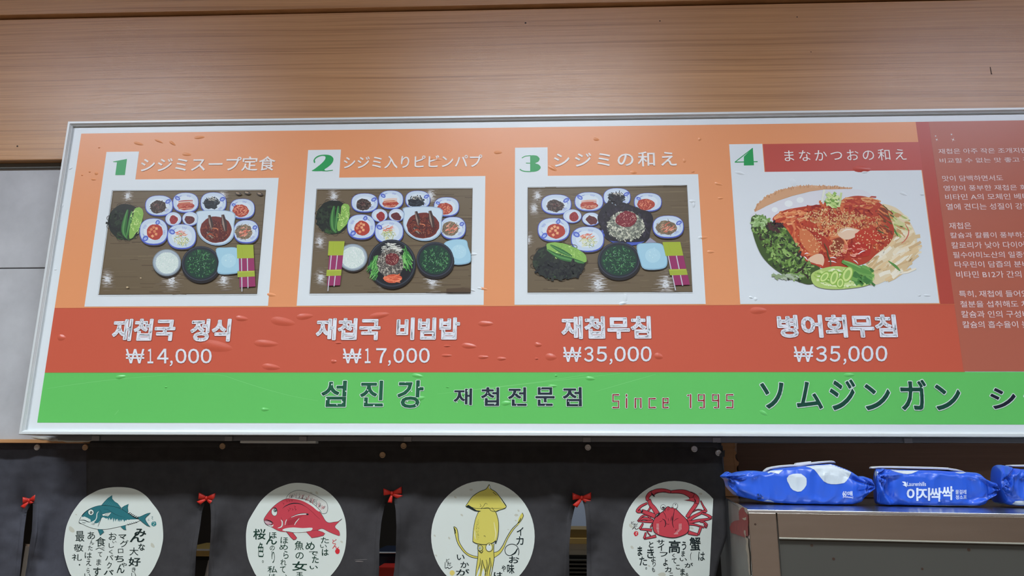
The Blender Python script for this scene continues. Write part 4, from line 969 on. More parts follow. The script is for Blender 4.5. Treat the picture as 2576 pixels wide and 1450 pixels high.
# curled corner of the curtain over the last magnet
q0 = [cloth(1808, 1150, .004), cloth(1822, 1150, .003), cloth(1822, 1133, .004), cloth(1815, 1137, .0065), cloth(1809, 1144, .0065)]
fl = mesh('curled_corner', q0, [(0, 1, 2, 3, 4)], M_NOREN, c1); fl.modifiers.new('t', 'SOLIDIFY').thickness = .0008

# ---- discs
INK = (24, 38, 42); PAPER = (206, 214, 208)
def disc(pts, o, sc, stains, clip=None):
    a = Art(lambda x, y, l: cloth(x, y, l), o=o, sc=sc, lift=.0018)
    q = smooth_curve(pts, True, 3) if len(pts) < 40 else pts
    if clip:
        (x0, y0), (x1, y1) = clip; out = []
        for x, y in q: lim = x0+(x1-x0)*(y-y0)/(y1-y0); out.append((min(x, lim), y))
        q = out
    cx = sum(p[0] for p in q)/len(q); cy = sum(p[1] for p in q)/len(q)
    vs = [(cx, cy)]; R = 14; n = len(q)
    for r in range(1, R+1): vs += [(cx+(x-cx)*r/R, cy+(y-cy)*r/R) for x, y in q]
    fs = [(0, 1+i, 1+(i+1) % n) for i in range(n)]
    for r in range(R-1): fs += [(1+r*n+i, 1+r*n+(i+1) % n, 1+(r+1)*n+(i+1) % n, 1+(r+1)*n+i) for i in range(n)]
    a._add(vs, fs, PAPER)
    for x, y, r in stains: a.ell(x, y, r, r*.6, (188, 190, 176), random.random(), 10, .15); 
    for i in range(26):
        t = random.uniform(0, 6.28); r = random.random()**.5*.9; x, y = cx+math.cos(t)*r*700, cy+math.sin(t)*r*700
        if (not clip or x < clip[1][0]-40): a.ell(x, y, 3, 2, (176, 178, 166), 0, 6, adv=False)
    dd = a.build('printed_disc', M_CLOTHPRINT, c1)
    return dd
def inkart(o, sc, lift=.0022): return Art(lambda x, y, l: cloth(x, y, l), o=o, sc=sc, lift=lift)
def writing(parent, o, sc, cols, col=(28, 44, 42), off=0.0):
    a = inkart(o, sc)
    for g in cols: a.glyph(g[0], g[1], g[2], g[3], g[4], g[6] if len(g) > 6 and g[6] else col, (g[5] if len(g) > 5 else off)*.8+.003, rot=random.uniform(-.05, .05), adv=False)
    return a.build('brush_writing', M_CLOTHPRINT, parent)
# disc 1: tuna
o1, s1_ = (150, 1210), 6.043
d1 = disc([(930, 97), (1100, 115), (1230, 165), (1340, 250), (1420, 350), (1490, 440), (1535, 520), (1560, 600), (1578, 750), (1580, 880), (1560, 1000), (1530, 1120), (1480, 1240), (1430, 1340), (1350, 1450), (1200, 1580), (1000, 1660), (850, 1670), (650, 1640), (450, 1580), (300, 1510), (190, 1450), (130, 1320), (95, 1200), (72, 1080), (72, 950), (85, 830), (110, 700), (150, 590), (200, 490), (260, 400), (340, 300), (430, 230), (520, 180), (620, 135), (760, 105)], o1, s1_, [(190, 742, 55), (1420, 985, 40), (260, 515, 14)])
a = inkart(o1, s1_); TE = (44, 110, 118); TED = (28, 62, 70); TW = (206, 216, 210)
a.sharp([(645, 372), (690, 320), (740, 268), (806, 222), (806, 275), (845, 318), (890, 345), (945, 415), (930, 425), (860, 400), (780, 385), (700, 372)], TE, INK, 4)
for i in range(9): a.line([(690+i*28, 365+i*5), (740+i*22, 290+i*14)], 4, (70, 130, 136), adv=(i == 0))
a.sharp([(945, 418), (990, 385), (1057, 355), (1042, 410), (1052, 470), (1040, 492), (1000, 470)], TE, INK, 4)
for i in range(5): a.line([(975+i*16, 430+i*10), (1020+i*6, 380+i*20)], 3, (70, 130, 136), adv=(i == 0))
body = smooth_curve([(305, 640), (308, 605), (330, 560), (370, 500), (430, 450), (500, 412), (580, 385), (660, 374), (760, 382), (860, 400), (950, 432), (1040, 490), (1120, 540), (1200, 572), (1225, 585), (1228, 605), (1150, 640), (1050, 665), (950, 692), (860, 712), (740, 735), (620, 740), (520, 725), (430, 695), (360, 660), (320, 650)], True, 4)
a.poly(body, TW)
a.poly(smooth_curve([(330, 560), (370, 500), (430, 450), (500, 412), (580, 385), (660, 374), (760, 382), (860, 400), (950, 432), (1040, 490), (1120, 540), (1195, 570), (1190, 585), (1080, 590)], False, 4)+[(1060, 600), (1050, 590), (1030, 595), (1020, 610), (1005, 598), (990, 630), (978, 595), (962, 590), (955, 625), (940, 590), (925, 630), (912, 590), (900, 628), (888, 580), (870, 590), (862, 625), (845, 570), (828, 635), (818, 560), (800, 600), (792, 575), (780, 603), (765, 560), (750, 606), (738, 570), (720, 575), (700, 570), (680, 555), (655, 560), (648, 570), (640, 580), (600, 640), (560, 645), (530, 640), (560, 600), (500, 625), (480, 625), (470, 585), (420, 560), (390, 545), (340, 555)], TE)
a.line(body+[body[0]], 5, INK)
a.stroke([(308, 605), (340, 548), (400, 478), (470, 430)], 8, INK, .7); a.stroke([(1050, 490), (1120, 545), (1190, 578), (1220, 590)], 12, INK, .6)
a.stroke([(308, 600), (380, 600), (440, 625), (480, 628)], 12, INK, .6); a.stroke([(305, 618), (315, 640), (360, 660)], 7, INK, .5)
a.poly(smooth_curve([(335, 550), (350, 545), (362, 560), (380, 548), (400, 560), (425, 560), (450, 575), (475, 588), (480, 615), (440, 608), (400, 592), (350, 588)], True, 3), TW)
a.stroke([(602, 468), (578, 500), (572, 560), (550, 600), (500, 625)], 13, TW, .5); a.stroke([(640, 540), (635, 590), (610, 650), (592, 698)], 8, INK, .4); a.stroke([(540, 620), (560, 630), (570, 650)], 6, TED, .3)
a.stroke([(610, 430), (640, 480), (630, 560)], 4, TED, .6); a.stroke([(680, 430), (740, 440), (820, 490), (900, 530), (1000, 560)], 4, TED, .6)
a.sharp([(655, 510), (720, 492), (795, 480), (770, 520), (745, 545), (700, 535), (665, 535)], TW, INK, 5)
for p in (((700, 512), (770, 495)), ((690, 525), (755, 515)), ((720, 535), (750, 528))): a.line([p[0], p[1]], 4, TED)
a.ell(486, 480, 47, 48, INK, 0, 24); a.ell(486, 480, 41, 42, TW, 0, 24); a.ell(490, 484, 20, 22, INK, 0, 18); a.ell(486, 480, 13, 12, (110, 120, 110), 0, 12); a.ell(500, 494, 6, 5, TW, 0, 8)
for i, (x, y) in enumerate(((1062, 490), (1085, 505), (1108, 518), (1132, 532), (1158, 545), (1185, 555))): a.stroke([(x-10, y+10), (x+8, y+2), (x+26, y-10)], 9, INK, .5)
for i, (x, y) in enumerate(((1045, 660), (1075, 650), (1105, 640), (1135, 632), (1165, 625))): a.stroke([(x, y-8), (x+8, y+12), (x+24, y+4)], 6, INK, .4)
a.sharp([(1195, 560), (1260, 535), (1310, 510), (1350, 496), (1392, 487), (1360, 520), (1325, 550), (1308, 578), (1325, 620), (1360, 670), (1388, 700), (1340, 685), (1280, 640), (1230, 600)], TE, INK, 5)
a.sharp([(590, 740), (660, 742), (684, 780), (655, 805), (627, 832), (610, 790)], TE, INK, 4); a.sharp([(940, 695), (1015, 675), (1010, 710), (1022, 748), (985, 740), (955, 715)], TE, INK, 4)
a.stroke([(500, 640), (530, 650), (560, 645)], 4, TED, .5); a.stroke([(490, 655), (520, 665), (545, 660)], 4, TED, .5); a.stroke([(350, 628), (380, 640), (410, 638)], 5, TED, .5)
a.build('fish_drawing', M_CLOTHPRINT, d1)
a = inkart(o1, s1_); a.ell(1440, 655, 38, 40, (40, 120, 124), 0, 16, .1); a.stroke([(1420, 640), (1440, 625), (1455, 650), (1430, 665), (1450, 685)], 6, TW, .3)
a.stroke([(1365, 575), (1352, 605), (1380, 600)], 5, (120, 140, 144), .3); a.stroke([(1405, 540), (1425, 550), (1410, 570), (1428, 590)], 5, (60, 110, 120), .3); a.build('artist_seal', M_CLOTHPRINT, d1)
writing(d1, o1, s1_, [('み', 1145, 728, 1325, 850, .03), ('ん', 1075, 800, 1300, 935, .02), ('な', 1205, 955, 1305, 1062, .02), ('大', 1070, 1015, 1205, 1135), ('好', 1055, 1165, 1240, 1300, .02), ('き', 1105, 1315, 1165, 1390), ('い', 1100, 1400, 1170, 1480),
    ('マ', 905, 818, 1025, 890, .02), ('グ', 925, 905, 1058, 1008), ('ロ', 895, 1035, 975, 1100), ('ち', 845, 1135, 985, 1235, .01), ('ゃ', 940, 1245, 1030, 1315), ('ん', 875, 1270, 995, 1405, .01),
    ('お', 755, 790, 875, 900), ('い', 810, 915, 870, 945), ('し', 755, 950, 835, 1020), ('く', 758, 1050, 815, 1112), ('パ', 700, 1130, 825, 1208), ('ク', 725, 1235, 800, 1335), ('パ', 678, 1355, 828, 1430, .02),
    ('食', 558, 855, 708, 1000), ('べ', 552, 1010, 695, 1060), ('て', 590, 1085, 655, 1155), ('ま', 568, 1190, 640, 1285), ('す', 518, 1315, 635, 1450, .012),
    ('あ', 432, 775, 545, 890), ('ん', 468, 895, 530, 970), ('た', 442, 985, 510, 1060), ('は', 390, 1090, 498, 1178), ('え', 412, 1190, 492, 1290), ('ら', 420, 1325, 465, 1400), ('い', 385, 1410, 480, 1470),
    ('最', 250, 765, 385, 925), ('敬', 225, 965, 370, 1078), ('礼', 195, 1115, 345, 1215), ('・', 300, 1265, 322, 1290, .02)])
# disc 2: sea bream
o2, s2_ = (610, 1205), 5.918
d2 = disc([(840, 62), (980, 75), (1120, 110), (1240, 170), (1350, 260), (1440, 370), (1500, 500), (1535, 620), (1548, 750), (1548, 900), (1530, 1050), (1490, 1180), (1430, 1300), (1310, 1450), (1150, 1580), (980, 1650), (800, 1670), (620, 1640), (440, 1590), (320, 1530), (215, 1450), (150, 1330), (95, 1200), (65, 1050), (57, 900), (60, 780), (85, 650), (130, 560), (190, 460), (270, 340), (380, 230), (500, 150), (650, 90), (740, 68)], o2, s2_, [(1110, 210, 26), (1025, 210, 20), (1480, 940, 24)])
a = inkart(o2, s2_); RB = (190, 66, 78)
a.shape([(652, 302), (690, 235), (760, 190), (850, 172), (960, 195), (1080, 245), (1180, 300), (1245, 345), (1270, 400), (1272, 460), (1250, 510), (1190, 518), (1160, 470), (1090, 400), (1000, 330), (900, 295), (780, 290), (700, 300)], (204, 206, 200), INK, 5)
for i in range(70):
    t = random.random(); x = 700+t*520; y = 250+t*t*190+random.uniform(-20, 20); 
    a.line([(x, y+30), (x+random.uniform(10, 40), y+random.uniform(-45, -5))], random.uniform(2.5, 5), random.choice([INK, (60, 60, 64), (120, 110, 110)] if i > 26 else [(176, 40, 58), (200, 80, 92), (150, 40, 50)]), adv=(i in (0, 27)))
bd = smooth_curve([(325, 620), (335, 580), (390, 500), (450, 430), (520, 370), (600, 320), (660, 300), (760, 290), (860, 305), (960, 340), (1060, 400), (1140, 470), (1200, 560), (1240, 625), (1290, 655), (1370, 645), (1430, 635), (1485, 597), (1440, 640), (1385, 700), (1390, 735), (1440, 780), (1450, 845), (1400, 835), (1290, 790), (1190, 742), (1120, 765), (1000, 790), (860, 800), (740, 800), (640, 790), (560, 780), (500, 755), (440, 720), (380, 695), (345, 670)], True, 4)
a.poly(bd, RB); a.line(bd[:int(len(bd)*.50)], 5, INK); a.line(bd[int(len(bd)*.5):]+[bd[0]], 4, (110, 50, 60))
a.poly(smooth_curve([(680, 292), (760, 286), (860, 300), (960, 332), (1060, 392), (1140, 460), (1150, 490), (1110, 470), (1040, 410), (940, 350), (850, 315), (760, 300)], True, 3), TW)
a.poly(smooth_curve([(640, 740), (760, 725), (900, 735), (1040, 730), (1030, 770), (960, 790), (800, 800), (700, 790), (600, 770)], True, 3), TW)
a.sharp([(655, 785), (700, 790), (752, 800), (815, 880), (795, 905), (765, 912), (720, 870)], RB, INK, 6); a.sharp([(955, 790), (1040, 775), (1110, 765), (1200, 795), (1232, 815), (1210, 845), (1120, 868), (1035, 880), (990, 830)], RB, (110, 50, 60), 5)
a.ell(480, 498, 42, 56, TW, -.15, 20); a.ring(480, 498, 42, 56, 5, INK, 24, -.15); a.ell(493, 470, 22, 26, (130, 140, 140), 0, 16); a.ring(492, 470, 22, 26, 6, INK); a.ell(498, 476, 9, 10, INK, 0, 10); a.stroke([(450, 440), (490, 430), (518, 462), (520, 500)], 10, INK, .7)
a.stroke([(600, 445), (640, 410), (720, 375), (800, 365), (880, 380), (960, 425)], 14, INK, .9); a.stroke([(950, 415), (1040, 490), (1110, 560), (1165, 605)], 4, (110, 40, 50), .6)
a.poly(smooth_curve([(640, 700), (660, 620), (740, 565), (860, 525), (990, 520), (985, 540), (900, 555), (850, 600), (810, 650), (790, 685), (700, 690)], True, 4), (176, 58, 70))
a.stroke([(730, 575), (830, 535), (940, 525), (985, 530)], 20, TW, .7); a.stroke([(720, 575), (830, 528), (930, 515), (990, 525)], 7, INK, .5); a.ell(972, 530, 18, 12, INK, 0, 12)
for i in range(6): a.line([(665+i*4, 640+i*10), (850-i*12, 570+i*18)], 3.5, (120, 36, 48), adv=(i == 0))
a.stroke([(640, 690), (650, 640), (665, 605)], 12, TW, .5); a.stroke([(780, 690), (800, 650), (850, 590)], 12, TW, .5)
a.stroke([(578, 610), (600, 650), (590, 710), (530, 735)], 24, TW, .8); a.stroke([(580, 570), (608, 640), (600, 710), (565, 750)], 5, (110, 40, 50), .5)
a.shape([(330, 625), (380, 625), (440, 650), (440, 680), (380, 690), (345, 660)], (190, 150, 160), INK, 7); a.stroke([(340, 600), (400, 620), (440, 640), (470, 665)], 10, INK, .8); a.stroke([(340, 645), (400, 655)], 6, TW, .3); a.poly([(380, 690), (440, 695), (470, 680), (460, 710), (430, 715)], TW)
for x, y in ((615, 370), (665, 335), (700, 330), (740, 325), (785, 415), (710, 445), (750, 455), (795, 455), (690, 470)): a.stroke([(x-14, y-12), (x+10, y), (x-4, y+18)], 4, (96, 30, 40), .4)
a.build('fish_drawing', M_CLOTHPRINT, d2)
a = inkart(o2, s2_); a.ell(1418, 1080, 35, 42, (200, 44, 54), 0, 16, .05); a.glyph('ど', 1342, 900, 1405, 970, (206, 60, 66), .01); a.glyph('ん', 1342, 975, 1440, 1040, (206, 60, 66), .01); a.build('artist_seal', M_CLOTHPRINT, d2)
writing(d2, o2, s2_, [('た', 1170, 870, 1290, 960), ('い', 1160, 980, 1260, 1030), ('は', 1185, 1045, 1285, 1145, .015), ('め', 942, 940, 1080, 1060, .005), ('で', 995, 1080, 1130, 1140, .012), ('た', 1040, 1150, 1140, 1255, .012), ('い', 1005, 1295, 1125, 1345, .015),
    ('魚', 780, 925, 915, 1060), ('の', 795, 1095, 915, 1195), ('女', 745, 1230, 965, 1370, .014), ('王', 805, 1390, 905, 1450, .02), ('ほ', 572, 870, 685, 965), ('め', 555, 975, 680, 1060), ('ら', 615, 1075, 690, 1190), ('れ', 570, 1200, 660, 1290), ('て', 565, 1305, 645, 1400), ('、', 640, 1425, 665, 1450),
    ('ほ', 402, 795, 515, 890), ('ん', 355, 850, 520, 980, .012), ('の', 412, 995, 485, 1065), ('り', 440, 1075, 485, 1255), ('私', 378, 1300, 520, 1400), ('は', 400, 1415, 500, 1480), ('桜', 165, 745, 350, 905, .012), ('色', 232, 945, 325, 1165), ('。', 296, 1215, 322, 1250)], (24, 58, 46))
# disc 3: squid
o3, s3_ = (1075, 1200), 5.8
d3 = disc([(812+math.cos(t*math.pi/30)*755, 870+math.sin(t*math.pi/30)*808) for t in range(60)], o3, s3_, [(640, 190, 26), (410, 300, 22), (505, 560, 24), (1300, 560, 30), (320, 895, 22), (110, 860, 20), (1290, 640, 14), (1330, 495, 20), (1180, 770, 12), (130, 1150, 20)])
a = inkart(o3, s3_); Y = (206, 196, 96); BK = (24, 38, 40); TWc = (206, 216, 216)
a.poly(smooth_curve([(735, 1190), (640, 1170), (560, 1120), (480, 1030), (430, 920), (400, 830), (388, 740), (415, 745), (440, 790), (452, 900), (490, 1000), (570, 1100), (650, 1145), (735, 1168)], True, 3), Y)
a.stroke([(738, 1192), (640, 1172), (550, 1115), (480, 1030), (440, 960), (412, 860), (400, 790), (388, 730), (430, 755), (450, 830), (462, 930), (500, 1010), (570, 1100), (650, 1145), (735, 1165)], 8, BK, .1)
a.stroke([(390, 740), (410, 790), (400, 830)], 12, BK, .5); a.ell(412, 818, 8, 10, BK, 0, 8)
a.poly(smooth_curve([(975, 1110), (1050, 1080), (1110, 1000), (1160, 900), (1230, 780), (1310, 700), (1330, 620), (1365, 550), (1390, 530), (1400, 565), (1370, 640), (1330, 700), (1250, 780), (1170, 920), (1120, 1040), (1050, 1130), (975, 1180)], True, 3), Y)
a.stroke([(975, 1105), (1040, 1080), (1100, 1000), (1150, 900), (1230, 770), (1310, 690), (1350, 660), (1375, 630), (1402, 570), (1385, 525)], 8, BK, .1); a.stroke([(975, 1182), (1060, 1120), (1120, 1030), (1170, 910), (1260, 770), (1320, 705)], 6, BK, .1); a.stroke([(1310, 690), (1350, 640), (1368, 600)], 12, BK, .6)
# legs and head
a.poly([(738, 980), (975, 980), (972, 1080), (975, 1190), (962, 1300), (930, 1460), (700, 1460), (712, 1330), (735, 1190), (742, 1090)], Y)
a.line(smooth_curve([(738, 990), (742, 1090), (736, 1190), (716, 1330), (704, 1460)], False), 8, BK); a.line(smooth_curve([(972, 975), (970, 1100), (975, 1190), (958, 1310), (925, 1460)], False), 8, BK)
for pts in ([(775, 1190), (770, 1270), (745, 1360), (715, 1450)], [(800, 1215), (795, 1290), (775, 1450)], [(805, 1215), (825, 1300), (850, 1370), (852, 1450)], [(860, 1210), (875, 1290), (860, 1370), (835, 1450)], [(910, 1180), (905, 1270), (880, 1370), (870, 1450)], [(915, 1180), (930, 1290), (915, 1380), (905, 1450)]): a.stroke(pts, 10, BK, .5)
for q in ([(742, 1370), (775, 1290), (765, 1390), (735, 1460), (712, 1460)], [(800, 1390), (822, 1330), (838, 1400), (835, 1450), (790, 1460)], [(925, 1370), (935, 1300), (940, 1370), (912, 1460)]): a.poly(q, TWc)
# mantle
q = smooth_curve([(750, 500), (710, 600), (682, 720), (668, 850), (665, 950), (730, 975), (840, 985), (930, 970), (1005, 930), (1030, 830), (1042, 700), (1030, 600), (1000, 510), (900, 460), (820, 460)], True, 4); a.poly(q, Y); a.line(smooth_curve([(780, 460), (750, 510), (710, 600), (682, 720), (668, 850), (664, 950)], False), 7, BK); a.line(smooth_curve([(960, 460), (1000, 520), (1030, 610), (1042, 700), (1035, 850), (1005, 965)], False), 8, BK)
a.line(smooth_curve([(664, 945), (720, 975), (840, 990), (940, 972), (1000, 935), (990, 970), (1008, 968)], False), 10, BK)
a.stroke([(972, 660), (990, 760), (1000, 830), (985, 920)], 20, (218, 214, 160), .7); a.stroke([(692, 780), (695, 850), (705, 910)], 12, (212, 216, 190), .7)
a.dots(738, 770, 22, 160, 70, 4, [(120, 116, 60), (150, 144, 76)]); a.stroke([(822, 868), (838, 862), (850, 880)], 6, BK, .3)
# fin
q = smooth_curve([(906, 115), (925, 175), (1000, 225), (1070, 310), (1130, 390), (1152, 435), (1120, 465), (1040, 490), (990, 510), (930, 495), (900, 465), (790, 462), (780, 500), (700, 490), (640, 460), (566, 435), (590, 385), (660, 290), (760, 220), (850, 185), (885, 145)], True, 4); a.poly(q, Y); a.line(q[:32], 8, BK); a.line(q[-30:]+[q[0]], 8, BK)
a.poly([(566, 432), (600, 410), (640, 435), (720, 490), (785, 500), (760, 512), (690, 500), (630, 470)], BK)
a.stroke([(600, 425), (700, 460), (790, 462), (895, 455), (930, 495), (1000, 508), (1060, 485), (1140, 462)], 7, BK, .3); a.stroke([(785, 465), (820, 430), (850, 388), (880, 405)], 6, BK, .4); a.stroke([(770, 395), (785, 430), (765, 440)], 5, BK, .3)
a.stroke([(690, 462), (900, 462), (1140, 460)], 5, BK, .4); a.stroke([(940, 445), (975, 490), (995, 510)], 6, BK, .4); a.poly([(895, 150), (908, 125), (920, 170), (905, 180)], TWc)
for x in range(5): a.line([(955+x*10, 225+x*8), (975+x*10, 232+x*9)], 5, BK, adv=(x == 0))
a.stroke([(1050, 280), (1100, 350), (1148, 430)], 12, BK, .8); a.stroke([(1070, 330), (1110, 390)], 6, TWc, .5)
a.ell(772, 1040, 38, 42, (206, 204, 130), 0, 18); a.ring(772, 1040, 38, 42, 8, BK); a.ell(766, 1040, 15, 18, TWc, 0, 12); a.ring(766, 1040, 17, 20, 5, BK); a.ell(765, 1042, 7, 7, BK, 0, 8); a.stroke([(745, 1070), (790, 1110), (815, 1075)], 11, BK, .5)
a.ell(905, 1030, 48, 58, (210, 204, 130), 0, 20); a.ring(905, 1030, 52, 62, 6, BK); a.ell(898, 1035, 38, 46, TWc, 0, 18); a.ell(907, 993, 9, 10, BK, 0, 8)
a.build('squid_drawing', M_CLOTHPRINT, d3)
a = inkart(o3, s3_); a.ell(364, 1402, 36, 38, (214, 196, 108), 0, 18, .03); a.glyph('ど', 272, 1195, 325, 1245, BK, .008); a.glyph('だ', 290, 1250, 350, 1300, BK, .012); a.stroke([(262, 1245), (262, 1330), (300, 1320), (320, 1340), (368, 1310)], 9, BK, .3); a.build('artist_seal', M_CLOTHPRINT, d3)
writing(d3, o3, s3_, [('イ', 1305, 735, 1402, 860, .01), ('カ', 1298, 870, 1405, 995, .01), ('お', 1190, 1160, 1340, 1262, .012), ('味', 1165, 1270, 1270, 1418, .012), ('や', 1085, 1290, 1145, 1385, .02), ('は', 970, 1390, 1100, 1470, .02),
    ('い', 432, 1135, 545, 1215, .012), ('か', 485, 1240, 608, 1328, .01), ('が', 420, 1345, 615, 1440, .012)], BK)
a = inkart(o3, s3_); a.line(smooth_curve([(1320, 1045), (1290, 1100), (1220, 1148), (1160, 1135), (1132, 1080), (1150, 1020), (1210, 985), (1280, 992), (1325, 1040), (1338, 1100), (1325, 1145)], False, 5), 9, BK); a.stroke([(1315, 1045), (1280, 1110), (1220, 1145)], 22, BK, .8); a.build('brush_writing', M_CLOTHPRINT, d3)
# disc 4: crab
o4, s4_ = (1555, 1200), 5.8
d4 = disc([(820+math.cos(t*math.pi/30)*763, 852+math.sin(t*math.pi/30)*790) for t in range(60)], o4, s4_, [(185, 720, 40), (1070, 750, 30), (200, 1030, 30), (450, 1300, 20), (640, 1430, 60), (830, 480, 14), (1200, 250, 26)], ((1386, 300), (1328, 1460)))
a = inkart(o4, s4_); CRB = (190, 66, 76); LN = (44, 26, 36)
def limb(pts, w0, w1):
    q = smooth_curve(pts, False, 4); n = len(q); vs = []
    for side in (1, -1):
        rows = []
        for i, p in enumerate(q):
            A_, B_ = q[max(i-1, 0)], q[min(i+1, n-1)]; dx, dy = B_[0]-A_[0], B_[1]-A_[1]; L = math.hypot(dx, dy) or 1; w = (w0+(w1-w0)*i/(n-1))/2*side
            rows.append((p[0]-dy/L*w, p[1]+dx/L*w))
        vs += rows if side == 1 else rows[::-1]
    a.poly(vs, CRB); a.line(vs+[vs[0]], 7, LN)
for pts, w0, w1 in (([(500, 640), (430, 615), (350, 612), (285, 650)], 46, 30), ([(470, 600), (420, 560), (350, 575), (300, 630)], 30, 22), ([(510, 650), (420, 655), (285, 648)], 50, 14), ([(490, 780), (400, 770), (320, 765)], 44, 24), ([(310, 762), (340, 720), (360, 680)], 34, 22), ([(550, 865), (470, 885), (375, 905)], 44, 22), ([(378, 900), (390, 860), (400, 815)], 36, 22), ([(420, 800), (450, 840), (470, 860)], 14, 12), ([(470, 440), (450, 480), (420, 510)], 26, 18), ([(470, 740), (490, 700), (500, 690)], 18, 18),
                    ([(1010, 640), (1100, 580), (1200, 530), (1240, 500)], 50, 34), ([(1235, 500), (1280, 500), (1240, 430), (1200, 350)], 40, 14), ([(1020, 670), (1150, 640), (1300, 620), (1360, 600)], 46, 26), ([(1355, 600), (1300, 560), (1210, 530)], 46, 20), ([(1020, 690), (1120, 700), (1250, 740)], 30, 22), ([(1260, 735), (1290, 700), (1240, 660), (1190, 655)], 34, 20), ([(1250, 690), (1280, 720), (1280, 745)], 24, 16), ([(1020, 810), (1090, 830), (1160, 845)], 56, 34), ([(1165, 845), (1185, 790), (1205, 730)], 30, 34), ([(1080, 510), (1150, 480), (1220, 485)], 16, 10)): limb(pts, w0, w1)
limb([(540, 580), (480, 550), (400, 520), (340, 500)], 66, 52); limb([(330, 505), (275, 500), (330, 430), (420, 385)], 46, 26)
limb([(570, 540), (520, 460), (470, 400), (445, 330)], 70, 50); limb([(430, 345), (425, 300), (460, 250), (510, 225)], 46, 60); limb([(490, 245), (560, 210), (660, 200), (765, 222)], 72, 40)
limb([(1000, 590), (1060, 500), (1120, 420), (1140, 370)], 50, 56); limb([(1140, 390), (1150, 330), (1110, 280), (1040, 250)], 60, 70); limb([(1090, 290), (980, 230), (880, 215), (765, 222)], 84, 36)
a.sharp([(1120, 365), (1050, 350), (958, 340), (1045, 330), (1030, 310), (1100, 300)], CRB, LN, 6)
q = smooth_curve([(500, 700), (530, 610), (590, 545), (660, 500), (700, 450), (730, 435), (765, 455), (800, 450), (850, 480), (920, 550), (990, 620), (1025, 690), (1030, 770), (990, 830), (900, 870), (810, 890), (700, 880), (590, 850), (520, 800)], True, 4); a.poly(q, CRB); a.line(q+[q[0]], 9, LN)
for pts, w in (([(640, 500), (680, 550), (700, 620)], 8), ([(640, 615), (680, 640), (690, 700), (670, 735)], 14), ([(815, 500), (800, 580), (790, 680), (810, 745)], 12), ([(880, 605), (840, 620), (810, 650)], 7), ([(770, 590), (765, 650)], 7), ([(780, 570), (785, 640)], 9), ([(725, 600), (735, 650)], 6), ([(700, 680), (725, 695), (745, 685)], 6), ([(690, 480), (685, 510)], 6), ([(730, 440), (740, 490)], 6), ([(715, 460), (725, 500)], 6), ([(770, 430), (790, 470)], 6), ([(600, 520), (580, 560), (560, 590)], 16), ([(610, 530), (580, 570)], 18), ([(520, 250), (560, 235), (700, 215)], 6), ([(1120, 330), (1130, 380)], 12), ([(360, 490), (335, 520)], 22), ([(480, 240), (530, 290)], 22), ([(600, 660), (640, 640)], 6), ([(830, 790), (845, 760)], 8)): a.stroke(pts, w, LN, .6)
for i in range(9): a.line([(555+6*(i > 4)*(i-4), 690+i*17), (592, 690+i*17)], 6, (222, 200, 196), adv=(i == 0))
for i in range(8): x = 920-max(0, i-4)*18; a.line([(x-40, 692+i*18), (x+4, 690+i*18)], 6, (222, 200, 196), adv=(i == 0))
a.line([(810, 834), (872, 832)], 7, (222, 200, 196))
a.line([(655, 460), (660, 490)], 8, LN); a.line([(815, 460), (815, 500)], 8, LN)
a.ell(653, 440, 38, 36, LN, 0, 20); a.ell(653, 440, 33, 31, PAPER, 0, 20); a.ell(656, 452, 20, 17, LN, 0, 12, .15); a.ell(654, 450, 7, 6, (120, 110, 110), 0, 8)
a.ell(828, 425, 38, 43, LN, 0, 20); a.ell(828, 425, 33, 38, PAPER, 0, 20); a.ell(832, 408, 8, 9, LN, 0, 10)
a.build('crab_drawing', M_CLOTHPRINT, d4)
a = inkart(o4, s4_); a.ell(259, 828, 34, 38, (200, 44, 54), 0, 16, .08); a.stroke([(250, 805), (275, 815), (255, 835), (275, 850)], 8, PAPER, .4); a.glyph('ど', 185, 650, 235, 690, LN, .006); a.glyph('だ', 220, 680, 285, 725, LN, .006); a.glyph('ん', 200, 720, 292, 770, LN, .004); a.build('artist_seal', M_CLOTHPRINT, d4)
writing(d4, o4, s4_, [('蟹', 1040, 880, 1200, 1080, .014), ('は', 1165, 1095, 1262, 1225, .006), ('う', 925, 945, 990, 1070, .02), ('ま', 920, 1080, 972, 1165, .014), ('い', 895, 1185, 1000, 1230, .012), ('が', 968, 1255, 1090, 1325, .012), ('こ', 840, 1285, 900, 1350, .014), ('ま', 905, 1340, 970, 1440, .02), ('る', 975, 1405, 1020, 1450, .01),
    ('高', 735, 925, 905, 1115, .016), ('く', 785, 1120, 825, 1175, .014), ('て', 780, 1190, 850, 1265, .014), ('サ', 562, 920, 672, 990, .016), ('イ', 575, 975, 668, 1080, .014), ('フ', 605, 1100, 720, 1165, .014), ('よ', 655, 1195, 720, 1300, .02), ('カ', 680, 1315, 772, 1390, .014), ('ニ', 745, 1400, 800, 1445, .01),
    ('と', 445, 945, 515, 1035, .016), ('き', 420, 1045, 520, 1190, .014), ('よ', 478, 1155, 545, 1240, .012), ('り', 500, 1240, 545, 1310, .008), ('も', 490, 1320, 535, 1390, .014), ('ま', 282, 1015, 350, 1155, .026), ('た', 308, 1165, 420, 1295, .008), ('。', 395, 1320, 420, 1352, .006)], (20, 34, 36))
# short vertical mark drawn beside the crab text
a = inkart(o4, s4_); a.stroke([(1068, 1100), (1052, 1150), (1060, 1220)], 7, (20, 34, 36), .5); a.build('brush_writing', M_CLOTHPRINT, d4)
# frayed hole in the second curtain panel
a = inkart((460, 1090), 4.028, .0012); a.stroke([(1748, 1302), (1780, 1300), (1830, 1303)], 8, (120, 112, 108), .6); a.stroke([(1740, 1286), (1800, 1284), (1870, 1282)], 3, (130, 124, 122), .6); a.build('frayed_hole', M_CLOTHPRINT, c1)

